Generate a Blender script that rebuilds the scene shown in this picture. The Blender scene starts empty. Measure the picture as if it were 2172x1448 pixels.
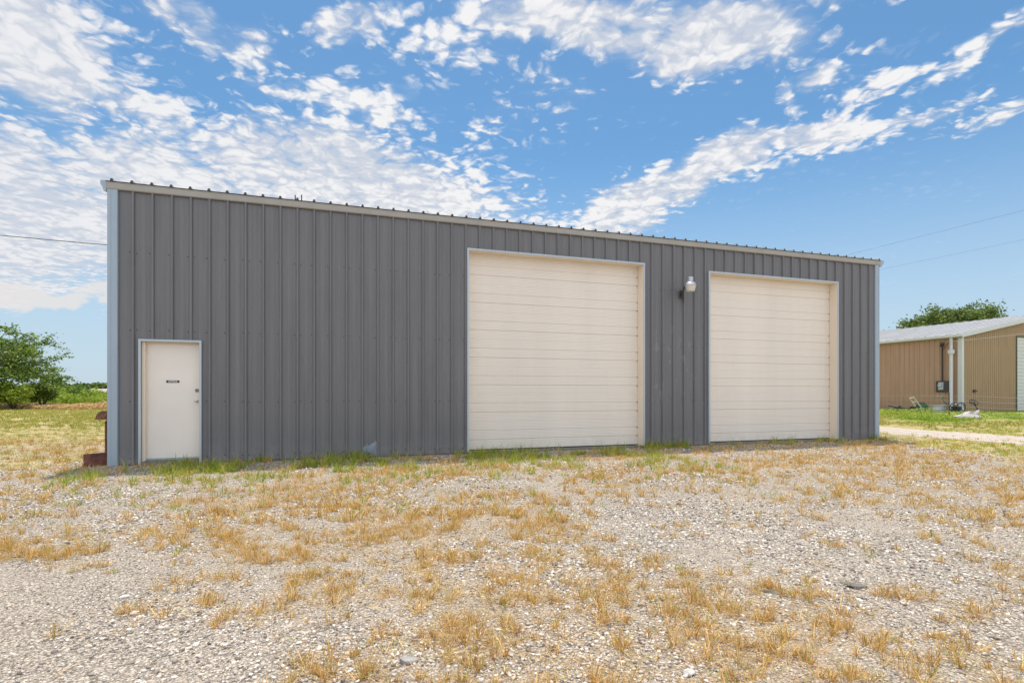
import bpy, math, random
import numpy as np
from mathutils import Vector, Matrix

random.seed(11)
rng = np.random.default_rng(7)
R = math.radians
scn = bpy.context.scene
col = scn.collection

# ------------------------------------------------------------------ camera
CAMH = 1.30
cam_d = bpy.data.cameras.new('camera')
cam = bpy.data.objects.new('camera', cam_d)
col.objects.link(cam)
cam.location = (0, 0, CAMH)
cam.rotation_euler = (R(90), 0, 0)
cam_d.sensor_width = 36.0
cam_d.lens = 36.0 * 1150 / 2172
cam_d.shift_y = 110 / 2172
cam_d.clip_start = 0.05
cam_d.clip_end = 6000
scn.camera = cam

# ------------------------------------------------------------------ exposure
scn.view_settings.view_transform = 'Standard'
scn.view_settings.look = 'None'
scn.view_settings.gamma = 1
scn.view_settings.exposure = 1.06
scn.render.engine = 'CYCLES'
scn.cycles.use_denoising = True
scn.cycles.max_bounces = 6
scn.cycles.diffuse_bounces = 4
scn.cycles.sample_clamp_indirect = 6

# ------------------------------------------------------------------ sun
SUN_EL = R(75)
SUN_AZ = (-0.07, 0.997)
sd = Vector((SUN_AZ[0] * math.cos(SUN_EL), SUN_AZ[1] * math.cos(SUN_EL), math.sin(SUN_EL))).normalized()
sun_d = bpy.data.lights.new('sun', 'SUN')
sun_d.energy = 2.4
sun_d.angle = R(0.5)
sun_d.color = (1.0, 0.93, 0.82)
sun = bpy.data.objects.new('sun', sun_d)
col.objects.link(sun)
sun.rotation_euler = sd.to_track_quat('Z', 'Y').to_euler()

# ------------------------------------------------------------------ node helpers
class NT:
    def __init__(s, tree):
        s.t = tree
    def n(s, typ, **kw):
        nd = s.t.nodes.new(typ)
        for k, v in kw.items():
            if k == 'ins':
                for i, val in v.items():
                    s.set(nd, i, val)
            else:
                setattr(nd, k, v)
        return nd
    def set(s, nd, i, val):
        sock = nd.inputs[i]
        if isinstance(val, bpy.types.NodeSocket):
            s.t.links.new(val, sock)
        else:
            if isinstance(val, (tuple, list)) and len(val) == 3 and sock.type == 'RGBA':
                val = (*val, 1)
            sock.default_value = val
    def math(s, op, a, b=0.5, c=None, clamp=False):
        nd = s.n('ShaderNodeMath', operation=op, use_clamp=clamp)
        s.set(nd, 0, a); s.set(nd, 1, b)
        if c is not None: s.set(nd, 2, c)
        return nd.outputs[0]
    def vmath(s, op, a, b=None):
        nd = s.n('ShaderNodeVectorMath', operation=op)
        s.set(nd, 0, a)
        if b is not None: s.set(nd, 1, b)
        return nd.outputs[1] if op in ('LENGTH', 'DOT_PRODUCT') else nd.outputs[0]
    def mr(s, v, a, b, c=0.0, d=1.0, interp='SMOOTHSTEP'):
        nd = s.n('ShaderNodeMapRange', interpolation_type=interp)
        for i, x in enumerate((v, a, b, c, d)): s.set(nd, i, x)
        return nd.outputs[0]
    def mix(s, f, a, b, mode='MIX'):
        nd = s.n('ShaderNodeMix', data_type='RGBA', blend_type=mode)
        s.set(nd, 0, f); s.set(nd, 6, a); s.set(nd, 7, b)
        return nd.outputs[2]
    def noise(s, vec, scale, detail=3, rough=0.5, dist=0.0, out=0, dim='3D'):
        nd = s.n('ShaderNodeTexNoise', noise_dimensions=dim)
        s.set(nd, 'Vector', vec); s.set(nd, 'Scale', scale); s.set(nd, 'Detail', detail)
        s.set(nd, 'Roughness', rough); s.set(nd, 'Distortion', dist)
        return nd.outputs[out]
    def ramp(s, f, stops, interp='LINEAR'):
        nd = s.n('ShaderNodeValToRGB')
        cr = nd.color_ramp
        cr.interpolation = interp
        while len(cr.elements) < len(stops): cr.elements.new(0.5)
        for e, (p, c) in zip(cr.elements, stops):
            e.position = p; e.color = (*c, 1)
        s.set(nd, 0, f)
        return nd.outputs[0]

# ------------------------------------------------------------------ world: clear sky with a sheet of altocumulus
world = bpy.data.worlds.new('World')
scn.world = world
world.use_nodes = True
w = NT(world.node_tree)
world.node_tree.nodes.clear()
sky = w.n('ShaderNodeTexSky', sky_type='NISHITA')
sky.sun_disc = False
sky.sun_elevation = SUN_EL
sky.sun_rotation = math.atan2(SUN_AZ[0], SUN_AZ[1])
sky.air_density = 1.0
sky.dust_density = 0.6
sky.ozone_density = 1.6
tc = w.n('ShaderNodeTexCoord').outputs['Generated']
sep = w.n('ShaderNodeSeparateXYZ'); w.set(sep, 0, tc)
X, Y, Z = sep.outputs
zc = w.math('MAXIMUM', Z, 0.0)
# cloud sheet overhead: direction projected on a plane (slightly curved so that it closes at the horizon)
zp = w.math('ADD', zc, 0.07)
cu = w.n('ShaderNodeCombineXYZ'); w.set(cu, 0, w.math('DIVIDE', X, zp)); w.set(cu, 1, w.math('DIVIDE', Y, zp))
uv = cu.outputs[0]
# bearing/elevation tangents, used for where the banks of cloud lie
ya = w.math('MAXIMUM', w.math('ABSOLUTE', Y), 0.02)
cg = w.n('ShaderNodeCombineXYZ'); w.set(cg, 0, w.math('DIVIDE', X, ya)); w.set(cg, 1, w.math('DIVIDE', Z, ya))
gm = cg.outputs[0]
wob = w.noise(gm, 3.0, 4, 0.6, out=1, dim='2D')
wob = w.vmath('MULTIPLY', w.vmath('SUBTRACT', wob, (0.5, 0.5, 0.5)), (0.20, 0.15, 0.0))
gmw = w.vmath('ADD', gm, wob)
BANKS = [  # bearing tangent, elevation tangent, half length, half width, tilt in degrees, weight
    (-0.93, 0.66, 0.24, 0.15, -30, 0.72), (-0.95, 0.34, 0.34, 0.15, -12, 0.74), (-0.62, 0.36, 0.28, 0.11, -18, 0.70),
    (-0.66, 0.51, 0.22, 0.05, -35, 0.50), (-0.40, 0.44, 0.22, 0.09, -8, 0.56), (-0.30, 0.38, 0.32, 0.10, -12, 0.78),
    (-0.13, 0.35, 0.17, 0.05, -10, 0.56), (-0.28, 0.52, 0.13, 0.05, -25, 0.44), (-0.50, 0.66, 0.10, 0.06, -10, 0.46),
    (-0.60, 0.70, 0.12, 0.05, -25, 0.50), (-0.42, 0.57, 0.16, 0.035, -12, 0.40), (-0.31, 0.69, 0.07, 0.05, 0, 0.52),
    (-0.10, 0.66, 0.14, 0.08, -10, 0.38), (0.12, 0.69, 0.24, 0.07, -4, 0.60), (0.38, 0.67, 0.22, 0.085, 4, 0.70),
    (0.05, 0.56, 0.12, 0.07, 0, 0.34), (-0.02, 0.50, 0.08, 0.05, 0, 0.32), (0.62, 0.74, 0.12, 0.03, 10, 0.42),
    (0.23, 0.36, 0.16, 0.055, 22, 0.72), (0.36, 0.41, 0.17, 0.045, 24, 0.74), (0.58, 0.465, 0.18, 0.036, 8, 0.66),
    (0.78, 0.505, 0.14, 0.022, 16, 0.46), (0.97, 0.51, 0.16, 0.022, 12, 0.46), (0.54, 0.56, 0.03, 0.06, -15, 0.46),
    (0.59, 0.585, 0.045, 0.035, 0, 0.54), (0.70, 0.57, 0.12, 0.022, 30, 0.42), (0.86, 0.64, 0.14, 0.022, 38, 0.46),
    (0.94, 0.69, 0.06, 0.018, 10, 0.44), (1.02, 0.62, 0.08, 0.03, 35, 0.44), (0.66, 0.645, 0.03, 0.014, 20, 0.40),
    (-0.95, 0.20, 0.20, 0.045, -6, 0.55), (-0.75, 0.25, 0.25, 0.05, -5, 0.45),
]
cov = None
for (bx, bz, hl, hw, tilt, wt) in BANKS:
    mp = w.n('ShaderNodeMapping', vector_type='TEXTURE')
    w.set(mp, 'Vector', gmw)
    mp.inputs['Location'].default_value = (bx, bz, 0)
    mp.inputs['Rotation'].default_value = (0, 0, R(tilt))
    mp.inputs['Scale'].default_value = (hl, hw, 1)
    e = w.mr(w.vmath('LENGTH', mp.outputs[0]), 0.15, 1.75, wt * 1.08, 0.0)
    cov = e if cov is None else w.math('SMOOTH_MAX', cov, e, 0.08)
# dense cloud added behind the viewer, out of view, as fill light
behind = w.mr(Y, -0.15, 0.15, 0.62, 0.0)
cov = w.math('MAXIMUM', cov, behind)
dst = w.vmath('MULTIPLY', w.vmath('SUBTRACT', w.noise(uv, 4.0, 4, 0.6, out=1, dim='2D'), (0.5, 0.5, 0.5)), (0.16, 0.16, 0.0))
uvd = w.vmath('ADD', uv, dst)
big = w.noise(uv, 2.2, 4, 0.55, dim='2D')
fine = w.noise(uvd, 12.0, 8, 0.68, dim='2D')
vor = w.n('ShaderNodeTexVoronoi', feature='SMOOTH_F1', voronoi_dimensions='2D')
w.set(vor, 'Vector', uvd); w.set(vor, 'Scale', 15.0); vor.inputs['Smoothness'].default_value = 0.35
vor2 = w.n('ShaderNodeTexVoronoi', feature='SMOOTH_F1', voronoi_dimensions='2D')
w.set(vor2, 'Vector', uvd); w.set(vor2, 'Scale', 34.0); vor2.inputs['Smoothness'].default_value = 0.4
puff = w.math('SUBTRACT', 0.45, vor.outputs['Distance'])
puff2 = w.math('SUBTRACT', 0.42, vor2.outputs['Distance'])
tex = w.math('MULTIPLY', w.math('SUBTRACT', big, 0.5), 1.15)
tex = w.math('ADD', tex, w.math('MULTIPLY', w.math('SUBTRACT', fine, 0.5), 1.05))
tex = w.math('ADD', tex, w.math('MULTIPLY', puff, 0.60))
tex = w.math('ADD', tex, w.math('MULTIPLY', puff2, 0.36))
d = w.math('ADD', tex, w.math('SUBTRACT', cov, 0.42))
gate = w.mr(cov, 0.02, 0.20)
alpha = w.math('MULTIPLY', w.mr(d, -0.17, 0.32), gate)
# thin broken veil between the puffs of the denser banks
veil = w.math('MULTIPLY', w.mr(w.math('ADD', d, w.math('MULTIPLY', tex, 0.4)), -0.45, 0.12), w.mr(cov, 0.34, 0.66, 0.0, 0.85))
alpha = w.math('MAXIMUM', alpha, veil)
glow = w.mr(w.math('ADD', cov, w.math('MULTIPLY', tex, 0.18)), 0.25, 0.85, 0.0, 0.50)
alpha = w.math('SUBTRACT', 1.0, w.math('MULTIPLY', w.math('SUBTRACT', 1.0, alpha), w.math('SUBTRACT', 1.0, glow)))
lowf = w.mr(Z, 0.02, 0.15)
alpha = w.math('MULTIPLY', alpha, lowf)
# cloud brightness: white sunlit tops, thicker parts a little greyer
CW, CG = (0.435, 0.435, 0.44), (0.30, 0.32, 0.36)
lit = w.mr(tex, -0.16, 0.34)
lit = w.math('MULTIPLY', lit, w.mr(X, -0.75, -0.25, 0.72, 1.0))
ccol = w.mix(lit, CG, CW)
# low cumulus near the left horizon
lowc = w.n('ShaderNodeMapping', vector_type='TEXTURE'); w.set(lowc, 'Vector', gmw)
lowc.inputs['Location'].default_value = (-0.90, 0.165, 0)
lowc.inputs['Scale'].default_value = (0.30, 0.045, 1)
lown = w.noise(w.vmath('MULTIPLY', gm, (1.0, 2.2, 1.0)), 9.0, 6, 0.55, dim='2D')
lowm = w.math('ADD', w.mr(w.vmath('LENGTH', lowc.outputs[0]), 0.2, 1.6, 0.62, 0.0), w.math('MULTIPLY', w.math('SUBTRACT', lown, 0.5), 1.4))
lowa = w.mr(lowm, 0.42, 0.66, 0.0, 0.85)
# sky colour
SKYS = 0.061
skyc = w.mix(1.0, sky.outputs[0], (0.67, 0.985, 1.09), 'MULTIPLY')
skyc = w.vmath('MULTIPLY', skyc, (SKYS, SKYS, SKYS))
hz = w.mr(Z, 0.0, 0.42, 0.85, 0.0)
skyc = w.mix(hz, skyc, (0.275, 0.330, 0.390))
c1 = w.mix(alpha, skyc, ccol)
c1 = w.mix(lowa, c1, (0.385, 0.375, 0.37))
# the unseen cloud behind the viewer is made brighter to fill the shaded walls
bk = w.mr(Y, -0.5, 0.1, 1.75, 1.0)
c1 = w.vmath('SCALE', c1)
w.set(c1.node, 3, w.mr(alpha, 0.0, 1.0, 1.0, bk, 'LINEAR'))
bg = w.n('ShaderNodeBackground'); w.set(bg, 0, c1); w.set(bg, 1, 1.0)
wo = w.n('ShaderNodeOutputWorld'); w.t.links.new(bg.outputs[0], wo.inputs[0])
world.cycles.sampling_method = 'MANUAL'
world.cycles.sample_map_resolution = 1024

# ------------------------------------------------------------------ materials
def new_mat(name):
    m = bpy.data.materials.new(name)
    m.use_nodes = True
    m.node_tree.nodes.clear()
    t = NT(m.node_tree)
    b = t.n('ShaderNodeBsdfPrincipled')
    o = t.n('ShaderNodeOutputMaterial')
    t.t.links.new(b.outputs[0], o.inputs[0])
    return m, t, b

def simple(name, c, rough=0.6, metal=0.0, var=0.12, scale=6.0, bump=0.0, bscale=40.0, streak=False, spec=0.5):
    m, t, b = new_mat(name)
    p = t.n('ShaderNodeTexCoord').outputs['Object']
    if streak:
        p2 = t.vmath('MULTIPLY', p, (1, 1, 0.12))
    else:
        p2 = p
    n = t.noise(p2, scale, 5, 0.6)
    dark = tuple(x * (1 - var) for x in c); lite = tuple(min(1, x * (1 + var)) for x in c)
    t.set(b, 'Base Color', t.ramp(n, [(0.3, dark), (0.7, lite)]))
    t.set(b, 'Roughness', t.mr(t.noise(p, scale * 3, 3), 0.3, 0.7, max(0.05, rough - 0.07), min(1, rough + 0.07)))
    b.inputs['Metallic'].default_value = metal
    b.inputs['Specular IOR Level'].default_value = spec
    if bump:
        bp = t.n('ShaderNodeBump'); bp.inputs['Strength'].default_value = bump; bp.inputs['Distance'].default_value = 0.01
        t.set(bp, 'Height', t.noise(p, bscale, 4))
        t.set(b, 'Normal', bp.outputs[0])
    return m

def island_mat(name, stops, rough=0.8, trans=0.0, spec=0.2):
    m, t, b = new_mat(name)
    g = t.n('ShaderNodeNewGeometry').outputs['Random Per Island']
    t.set(b, 'Base Color', t.ramp(g, stops))
    b.inputs['Roughness'].default_value = rough
    b.inputs['Specular IOR Level'].default_value = spec
    if trans:
        tr = t.n('ShaderNodeBsdfTranslucent')
        t.set(tr, 0, t.ramp(g, [(p, tuple(min(1, x * 1.25) for x in c)) for p, c in stops]))
        mx = t.n('ShaderNodeMixShader'); mx.inputs[0].default_value = trans
        out = [n for n in m.node_tree.nodes if n.type == 'OUTPUT_MATERIAL'][0]
        t.t.links.new(b.outputs[0], mx.inputs[1]); t.t.links.new(tr.outputs[0], mx.inputs[2])
        t.t.links.new(mx.outputs[0], out.inputs[0])
    return m

def wall_metal(name, c, lite_patches=False):
    """painted steel sheet: faint vertical streaks, chalking and slight oil canning"""
    m, t, b = new_mat(name)
    p = t.n('ShaderNodeTexCoord').outputs['Object']
    st = t.noise(t.vmath('MULTIPLY', p, (9, 9, 0.35)), 1.0, 5, 0.65)
    bl = t.noise(p, 0.7, 4, 0.6)
    c0 = tuple(x * 0.85 for x in c); c1 = tuple(x * 1.13 for x in c)
    cc = t.ramp(st, [(0.3, c0), (0.7, c1)])
    cc = t.mix(t.mr(bl, 0.35, 0.75, 0.0, 0.35), cc, tuple(x * 1.12 for x in c))
    if lite_patches:
        # chalky scuffs between the two roller doors
        sp = t.n('ShaderNodeSeparateXYZ'); t.set(sp, 0, p)
        band = t.math('MULTIPLY', t.mr(sp.outputs[0], 11.1, 11.3), t.mr(sp.outputs[0], 12.2, 12.5, 1.0, 0.0))
        band = t.math('MULTIPLY', band, t.math('MULTIPLY', t.mr(sp.outputs[2], 0.8, 1.3), t.mr(sp.outputs[2], 2.6, 3.2, 1.0, 0.0)))
        sc = t.noise(t.vmath('MULTIPLY', p, (2.2, 1, 1.0)), 2.6, 3, 0.5)
        cc = t.mix(t.math('MULTIPLY', band, t.mr(sc, 0.56, 0.66, 0.0, 0.32)), cc, tuple(min(1, x * 1.8) for x in c))
        # dust splashed on the foot of the wall
        ds = t.math('MULTIPLY', t.mr(sp.outputs[2], 0.0, 0.5, 1.0, 0.0), t.mr(t.noise(p, 5.0, 5, 0.7), 0.35, 0.7, 0.1, 0.55))
        cc = t.mix(ds, cc, (0.30, 0.28, 0.26))
    t.set(b, 'Base Color', cc)
    b.inputs['Roughness'].default_value = 0.42
    b.inputs['Specular IOR Level'].default_value = 0.45
    bp = t.n('ShaderNodeBump'); bp.inputs['Strength'].default_value = 0.35; bp.inputs['Distance'].default_value = 0.02
    t.set(bp, 'Height', t.noise(t.vmath('MULTIPLY', p, (1.6, 1.6, 0.7)), 1.3, 2, 0.5))
    t.set(b, 'Normal', bp.outputs[0])
    return m

M = {}
M['grey'] = wall_metal('grey_painted_steel', (0.160, 0.160, 0.169), True)
M['screw'] = simple('screw_head', (0.05, 0.05, 0.055), 0.5)
M['trim'] = simple('galvalume_trim', (0.33, 0.405, 0.475), 0.35, 0.15, 0.08, 2.0, streak=True)
M['eave'] = simple('beige_eave_trim', (0.35, 0.34, 0.31), 0.4, 0.0, 0.08, 2.0)
M['roof'] = simple('roof_steel', (0.42, 0.42, 0.40), 0.4, 0.3, 0.15, 2.0)
M['cream'] = simple('cream_door_paint', (0.80, 0.735, 0.655), 0.5, 0.0, 0.035, 1.3, streak=True)
_m = M['cream']; _t = NT(_m.node_tree); _b = [n for n in _m.node_tree.nodes if n.type == 'BSDF_PRINCIPLED'][0]
_src = _b.inputs['Base Color'].links[0].from_socket
_p = _t.n('ShaderNodeTexCoord').outputs['Object']; _s = _t.n('ShaderNodeSeparateXYZ'); _t.set(_s, 0, _p)
_g = _t.math('MULTIPLY', _t.mr(_s.outputs[2], 0.03, 0.40, 1.0, 0.0), _t.mr(_t.noise(_t.vmath('MULTIPLY', _p, (5, 5, 2.5)), 1.0, 5, 0.7), 0.38, 0.68, 0.0, 0.22))
_w = _t.mr(_t.noise(_t.vmath('MULTIPLY', _p, (2.2, 2.2, 0.18)), 1.0, 4, 0.6), 0.5, 0.72, 0.0, 0.03)
_t.set(_b, 'Base Color', _t.mix(_t.math('MAXIMUM', _g, _w), _src, (0.42, 0.36, 0.29)))
M['cream2'] = simple('cream_jamb_paint', (0.82, 0.71, 0.57), 0.55, 0.0, 0.03, 1.5)
M['frame_white'] = simple('door_trim_metal', (0.44, 0.50, 0.55), 0.35, 0.1, 0.06, 2.0, streak=True)
M['leaf_door'] = simple('office_door_paint', (0.80, 0.745, 0.68), 0.45, 0.0, 0.035, 1.6)
M['black'] = simple('black_plastic', (0.02, 0.02, 0.022), 0.5)
M['white'] = simple('white_letter', (0.85, 0.85, 0.85), 0.5, 0, 0.02)
M['nickel'] = simple('satin_nickel', (0.55, 0.52, 0.47), 0.28, 1.0, 0.05)
M['bronze'] = simple('weathered_deadbolt', (0.22, 0.22, 0.23), 0.4, 0.8, 0.1)
M['concrete'] = simple('concrete', (0.20, 0.185, 0.165), 0.9, 0, 0.25, 8, 0.4)
M['rust'] = simple('rusty_iron', (0.17, 0.075, 0.042), 0.85, 0.0, 0.45, 14, 0.5, 60)
M['redrust'] = simple('faded_red_plate', (0.22, 0.085, 0.065), 0.85, 0, 0.6, 7, 0.3, 60)
M['lamp_metal'] = simple('lamp_housing', (0.50, 0.51, 0.55), 0.4, 0.5, 0.1, 20)
M['lamp_lens'] = simple('prismatic_lens', (0.72, 0.67, 0.58), 0.25, 0, 0.06, 40)
M['pipe'] = simple('dark_bracket', (0.06, 0.05, 0.045), 0.6, 0.3)
M['scar'] = simple('bare_scuffed_steel', (0.22, 0.25, 0.29), 0.4, 0.2, 0.25, 18)
M['tan'] = wall_metal('tan_steel', (0.42, 0.265, 0.175))
M['tan2'] = wall_metal('olive_tan_steel', (0.37, 0.255, 0.155))
M['shedroof'] = simple('galvanised_roof', (0.34, 0.34, 0.345), 0.55, 0.2, 0.12, 1.0, streak=False)
M['shedtrim'] = simple('white_gutter', (0.62, 0.63, 0.64), 0.4, 0, 0.05)
M['whitedoor'] = simple('white_door', (0.62, 0.64, 0.65), 0.5, 0, 0.04)
M['wire'] = simple('black_cable', (0.03, 0.03, 0.032), 0.6)
M['fencewire'] = simple('galvanised_wire', (0.45, 0.42, 0.36), 0.5, 0.3)
M['panelbox'] = simple('dark_panel_board', (0.07, 0.065, 0.06), 0.7)
M['meter'] = simple('meter_grey', (0.45, 0.48, 0.50), 0.4, 0.3)
M['green'] = simple('green_plastic', (0.02, 0.10, 0.06), 0.45)
M['beige'] = simple('beige_plastic', (0.52, 0.49, 0.38), 0.6)
M['galv'] = simple('galvanised_tub', (0.36, 0.38, 0.41), 0.4, 0.4, 0.2, 5)
M['sheet'] = simple('weathered_white_sheet', (0.42, 0.39, 0.375), 0.7, 0, 0.15, 4)
M['bark'] = simple('bark', (0.10, 0.075, 0.055), 0.9, 0, 0.3, 12, 0.5)
M['barnroof'] = simple('pinkish_barn_roof', (0.42, 0.34, 0.33), 0.5, 0, 0.08, 0.3)
M['btan'] = simple('bracket_tan', (0.20, 0.14, 0.10), 0.6)
M['closure'] = simple('dark_rib_closure', (0.07, 0.065, 0.06), 0.7)
M['wood'] = simple('weathered_wood', (0.28, 0.19, 0.14), 0.9, 0, 0.3, 6)
M['plastic_green'] = simple('teal_handle', (0.03, 0.14, 0.13), 0.5)

# ------------------------------------------------------------------ mesh builder
class MB:
    def __init__(s):
        s.v = []; s.f = []; s.mi = []; s.cur = 0
    def add(s, vs, fs):
        o = len(s.v); s.v += [tuple(v) for v in vs]
        for f in fs:
            s.f.append([i + o for i in f]); s.mi.append(s.cur)
    def box(s, a, b, mat=None):
        x0, y0, z0 = a; x1, y1, z1 = b
        vs = [Vector(p) for p in ((x0, y0, z0), (x1, y0, z0), (x1, y1, z0), (x0, y1, z0), (x0, y0, z1), (x1, y0, z1), (x1, y1, z1), (x0, y1, z1))]
        if mat: vs = [mat @ v for v in vs]
        s.add(vs, [(0, 3, 2, 1), (4, 5, 6, 7), (0, 1, 5, 4), (1, 2, 6, 5), (2, 3, 7, 6), (3, 0, 4, 7)])
    def tube(s, pts, r, n=8, caps=True):
        pts = [Vector(p) for p in pts]
        rs = r if isinstance(r, (list, tuple)) else [r] * len(pts)
        rings = []; up = None
        for i, p in enumerate(pts):
            t = (pts[min(i + 1, len(pts) - 1)] - pts[max(i - 1, 0)]).normalized()
            if up is None:
                up = Vector((0, 0, 1)) if abs(t.z) < 0.9 else Vector((1, 0, 0))
            a = t.cross(up).normalized(); b = a.cross(t).normalized(); up = b
            rings.append([p + a * math.cos(2 * math.pi * k / n) * rs[i] + b * math.sin(2 * math.pi * k / n) * rs[i] for k in range(n)])
        vs = [v for rg in rings for v in rg]; fs = []
        for i in range(len(pts) - 1):
            for k in range(n):
                k2 = (k + 1) % n
                fs.append((i * n + k, i * n + k2, (i + 1) * n + k2, (i + 1) * n + k))
        if caps:
            fs.append(tuple(range(n))[::-1]); fs.append(tuple((len(pts) - 1) * n + k for k in range(n)))
        s.add(vs, fs)
    def lathe(s, prof, n=20, mat=None, c=(0, 0, 0)):
        vs = []; fs = []
        for (r, z) in prof:
            for k in range(n):
                a = 2 * math.pi * k / n
                v = Vector((c[0] + r * math.cos(a), c[1] + r * math.sin(a), c[2] + z))
                vs.append(mat @ v if mat else v)
        for i in range(len(prof) - 1):
            for k in range(n):
                k2 = (k + 1) % n
                fs.append((i * n + k, i * n + k2, (i + 1) * n + k2, (i + 1) * n + k))
        s.add(vs, fs)
    def prism(s, prof, fn):
        """closed outline prof (list of 2D points) swept between fn(p, 0) and fn(p, 1)"""
        n = len(prof)
        vs = [fn(p, 0) for p in prof] + [fn(p, 1) for p in prof]
        fs = [(i, (i + 1) % n, n + (i + 1) % n, n + i) for i in range(n)]
        fs += [tuple(range(n))[::-1], tuple(range(n, 2 * n))]
        s.add(vs, fs)
    def build(s, name, mats, parent=None, smooth=False, bevel=0.0, loc=None, rot=None):
        me = bpy.data.meshes.new(name)
        me.from_pydata(s.v, [], s.f)
        if not isinstance(mats, (list, tuple)): mats = [mats]
        for m in mats: me.materials.append(m)
        if len(mats) > 1: me.polygons.foreach_set('material_index', s.mi)
        if smooth:
            me.polygons.foreach_set('use_smooth', [True] * len(me.polygons))
            try: me.set_sharp_from_angle(angle=R(40))
            except Exception: pass
        me.update()
        o = bpy.data.objects.new(name, me)
        col.objects.link(o)
        if parent: o.parent = parent
        if loc: o.location = loc
        if rot: o.rotation_euler = rot
        if bevel:
            b = o.modifiers.new('bevel', 'BEVEL'); b.width = bevel; b.segments = 2; b.limit_method = 'ANGLE'
        return o

def tag(o, label=None, cat=None, group=None, kind=None):
    if label: o['label'] = label
    if cat: o['category'] = cat
    if group: o['group'] = group
    if kind: o['kind'] = kind
    return o

def empty(name, loc=(0, 0, 0), rz=0, label=None, cat=None, group=None):
    o = bpy.data.objects.new(name, None)
    col.objects.link(o)
    o.empty_display_size = 0.1
    o.location = loc; o.rotation_euler = (0, 0, rz)
    return tag(o, label, cat, group)

def np_mesh(name, verts, tris, mat, parent=None, smooth=False):
    me = bpy.data.meshes.new(name)
    nv, nt = len(verts), len(tris)
    me.vertices.add(nv); me.vertices.foreach_set('co', verts.astype(np.float32).ravel())
    me.loops.add(nt * 3); me.loops.foreach_set('vertex_index', tris.astype(np.int32).ravel())
    me.polygons.add(nt)
    me.polygons.foreach_set('loop_start', np.arange(0, nt * 3, 3, dtype=np.int32))
    me.polygons.foreach_set('loop_total', np.full(nt, 3, dtype=np.int32))
    if smooth: me.polygons.foreach_set('use_smooth', np.ones(nt, dtype=bool))
    me.materials.append(mat)
    me.update(calc_edges=True)
    o = bpy.data.objects.new(name, me); col.objects.link(o)
    if parent: o.parent = parent
    return o

# ------------------------------------------------------------------ terrain functions (metres)
def vnoise(x, y, scale, seed=0):
    x = np.asarray(x, float) * scale + seed * 17.13; y = np.asarray(y, float) * scale + seed * 9.71
    xi = np.floor(x); yi = np.floor(y); fx = x - xi; fy = y - yi
    fx = fx * fx * (3 - 2 * fx); fy = fy * fy * (3 - 2 * fy)
    def h(a, b):
        q = np.sin(a * 127.1 + b * 311.7 + seed * 74.7) * 43758.5453
        return q - np.floor(q)
    return (h(xi, yi) * (1 - fx) + h(xi + 1, yi) * fx) * (1 - fy) + (h(xi, yi + 1) * (1 - fx) + h(xi + 1, yi + 1) * fx) * fy
def fbm(x, y, scale, seed=0, oct=4):
    a = 0; amp = 1; tot = 0
    for i in range(oct):
        a = a + amp * vnoise(x, y, scale * 2 ** i, seed + i); tot += amp; amp *= 0.5
    return a / tot
def sstep(x, a, b):
    t = np.clip((np.asarray(x, float) - a) / (b - a), 0, 1); return t * t * (3 - 2 * t)
def ground_z(x, y):
    z = 0.22 * sstep(x, 14, 24) * sstep(y, 10, 22)
    z = z + 0.030 * (fbm(x, y, 0.55, 3) - 0.5) + 0.012 * (fbm(x, y, 3.1, 8, 2) - 0.5) - 0.012
    z = z + (fbm(x, y, 0.05, 5) - 0.5) * 0.25 * sstep(np.hypot(x, y), 45, 90)
    return z
def gz(x, y): return float(ground_z(np.array([x]), np.array([y]))[0])

# building frame
BX, BY, TH = -7.215, 9.705, math.atan2(0.3112, 0.9504)
BL = 18.59
CT, ST = math.cos(TH), math.sin(TH)
DEPTH = 12.0
def Bw(s, y, z): return Vector((BX + s * CT - y * ST, BY + s * ST + y * CT, z))
def to_b(x, y):
    dx = np.asarray(x) - BX; dy = np.asarray(y) - BY
    return dx * CT + dy * ST, -dx * ST + dy * CT
def road_c(y): return 13.75 - 0.245 * (y - 17.3) + 0.15 * np.sin(y * 0.35)

# where straw, bare gravel and green grow (world metres)
def blob(x, y, cx, cy, rx, ry): return np.exp(-(((x - cx) / rx) ** 2 + ((y - cy) / ry) ** 2))
def straw_density(x, y):
    n = fbm(x, y, 0.9, 21, 4) * 0.45 + fbm(x, y, 3.4, 31, 3) * 0.55
    dd = (n - 0.47) * 3.6 + 0.42
    dd = dd + 0.50 * blob(x, y, -1.0, 4.8, 1.6, 1.6) + 0.35 * blob(x, y, -0.4, 3.1, 1.0, 0.9) + 0.35 * blob(x, y, -2.6, 7.2, 3.0, 1.8)
    dd = dd + 0.15 * blob(x, y, 3.9, 9.6, 3.5, 1.7) + 0.35 * blob(x, y, 5.8, 7.2, 1.7, 1.7) + 0.25 * blob(x, y, 1.0, 3.0, 1.0, 0.8)
    dd = dd - 0.75 * blob(x, y, 2.2, 5.4, 1.2, 1.6) - 0.8 * blob(x, y, 2.6, 3.4, 0.9, 1.0) - 0.9 * blob(x, y, -2.6, 3.0, 1.1, 1.5) - 0.55 * blob(x, y, -4.6, 6.0, 1.6, 1.6) - 0.5 * blob(x, y, 4.6, 5.6, 1.2, 0.8)
    return np.clip(dd, 0, 1)
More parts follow.
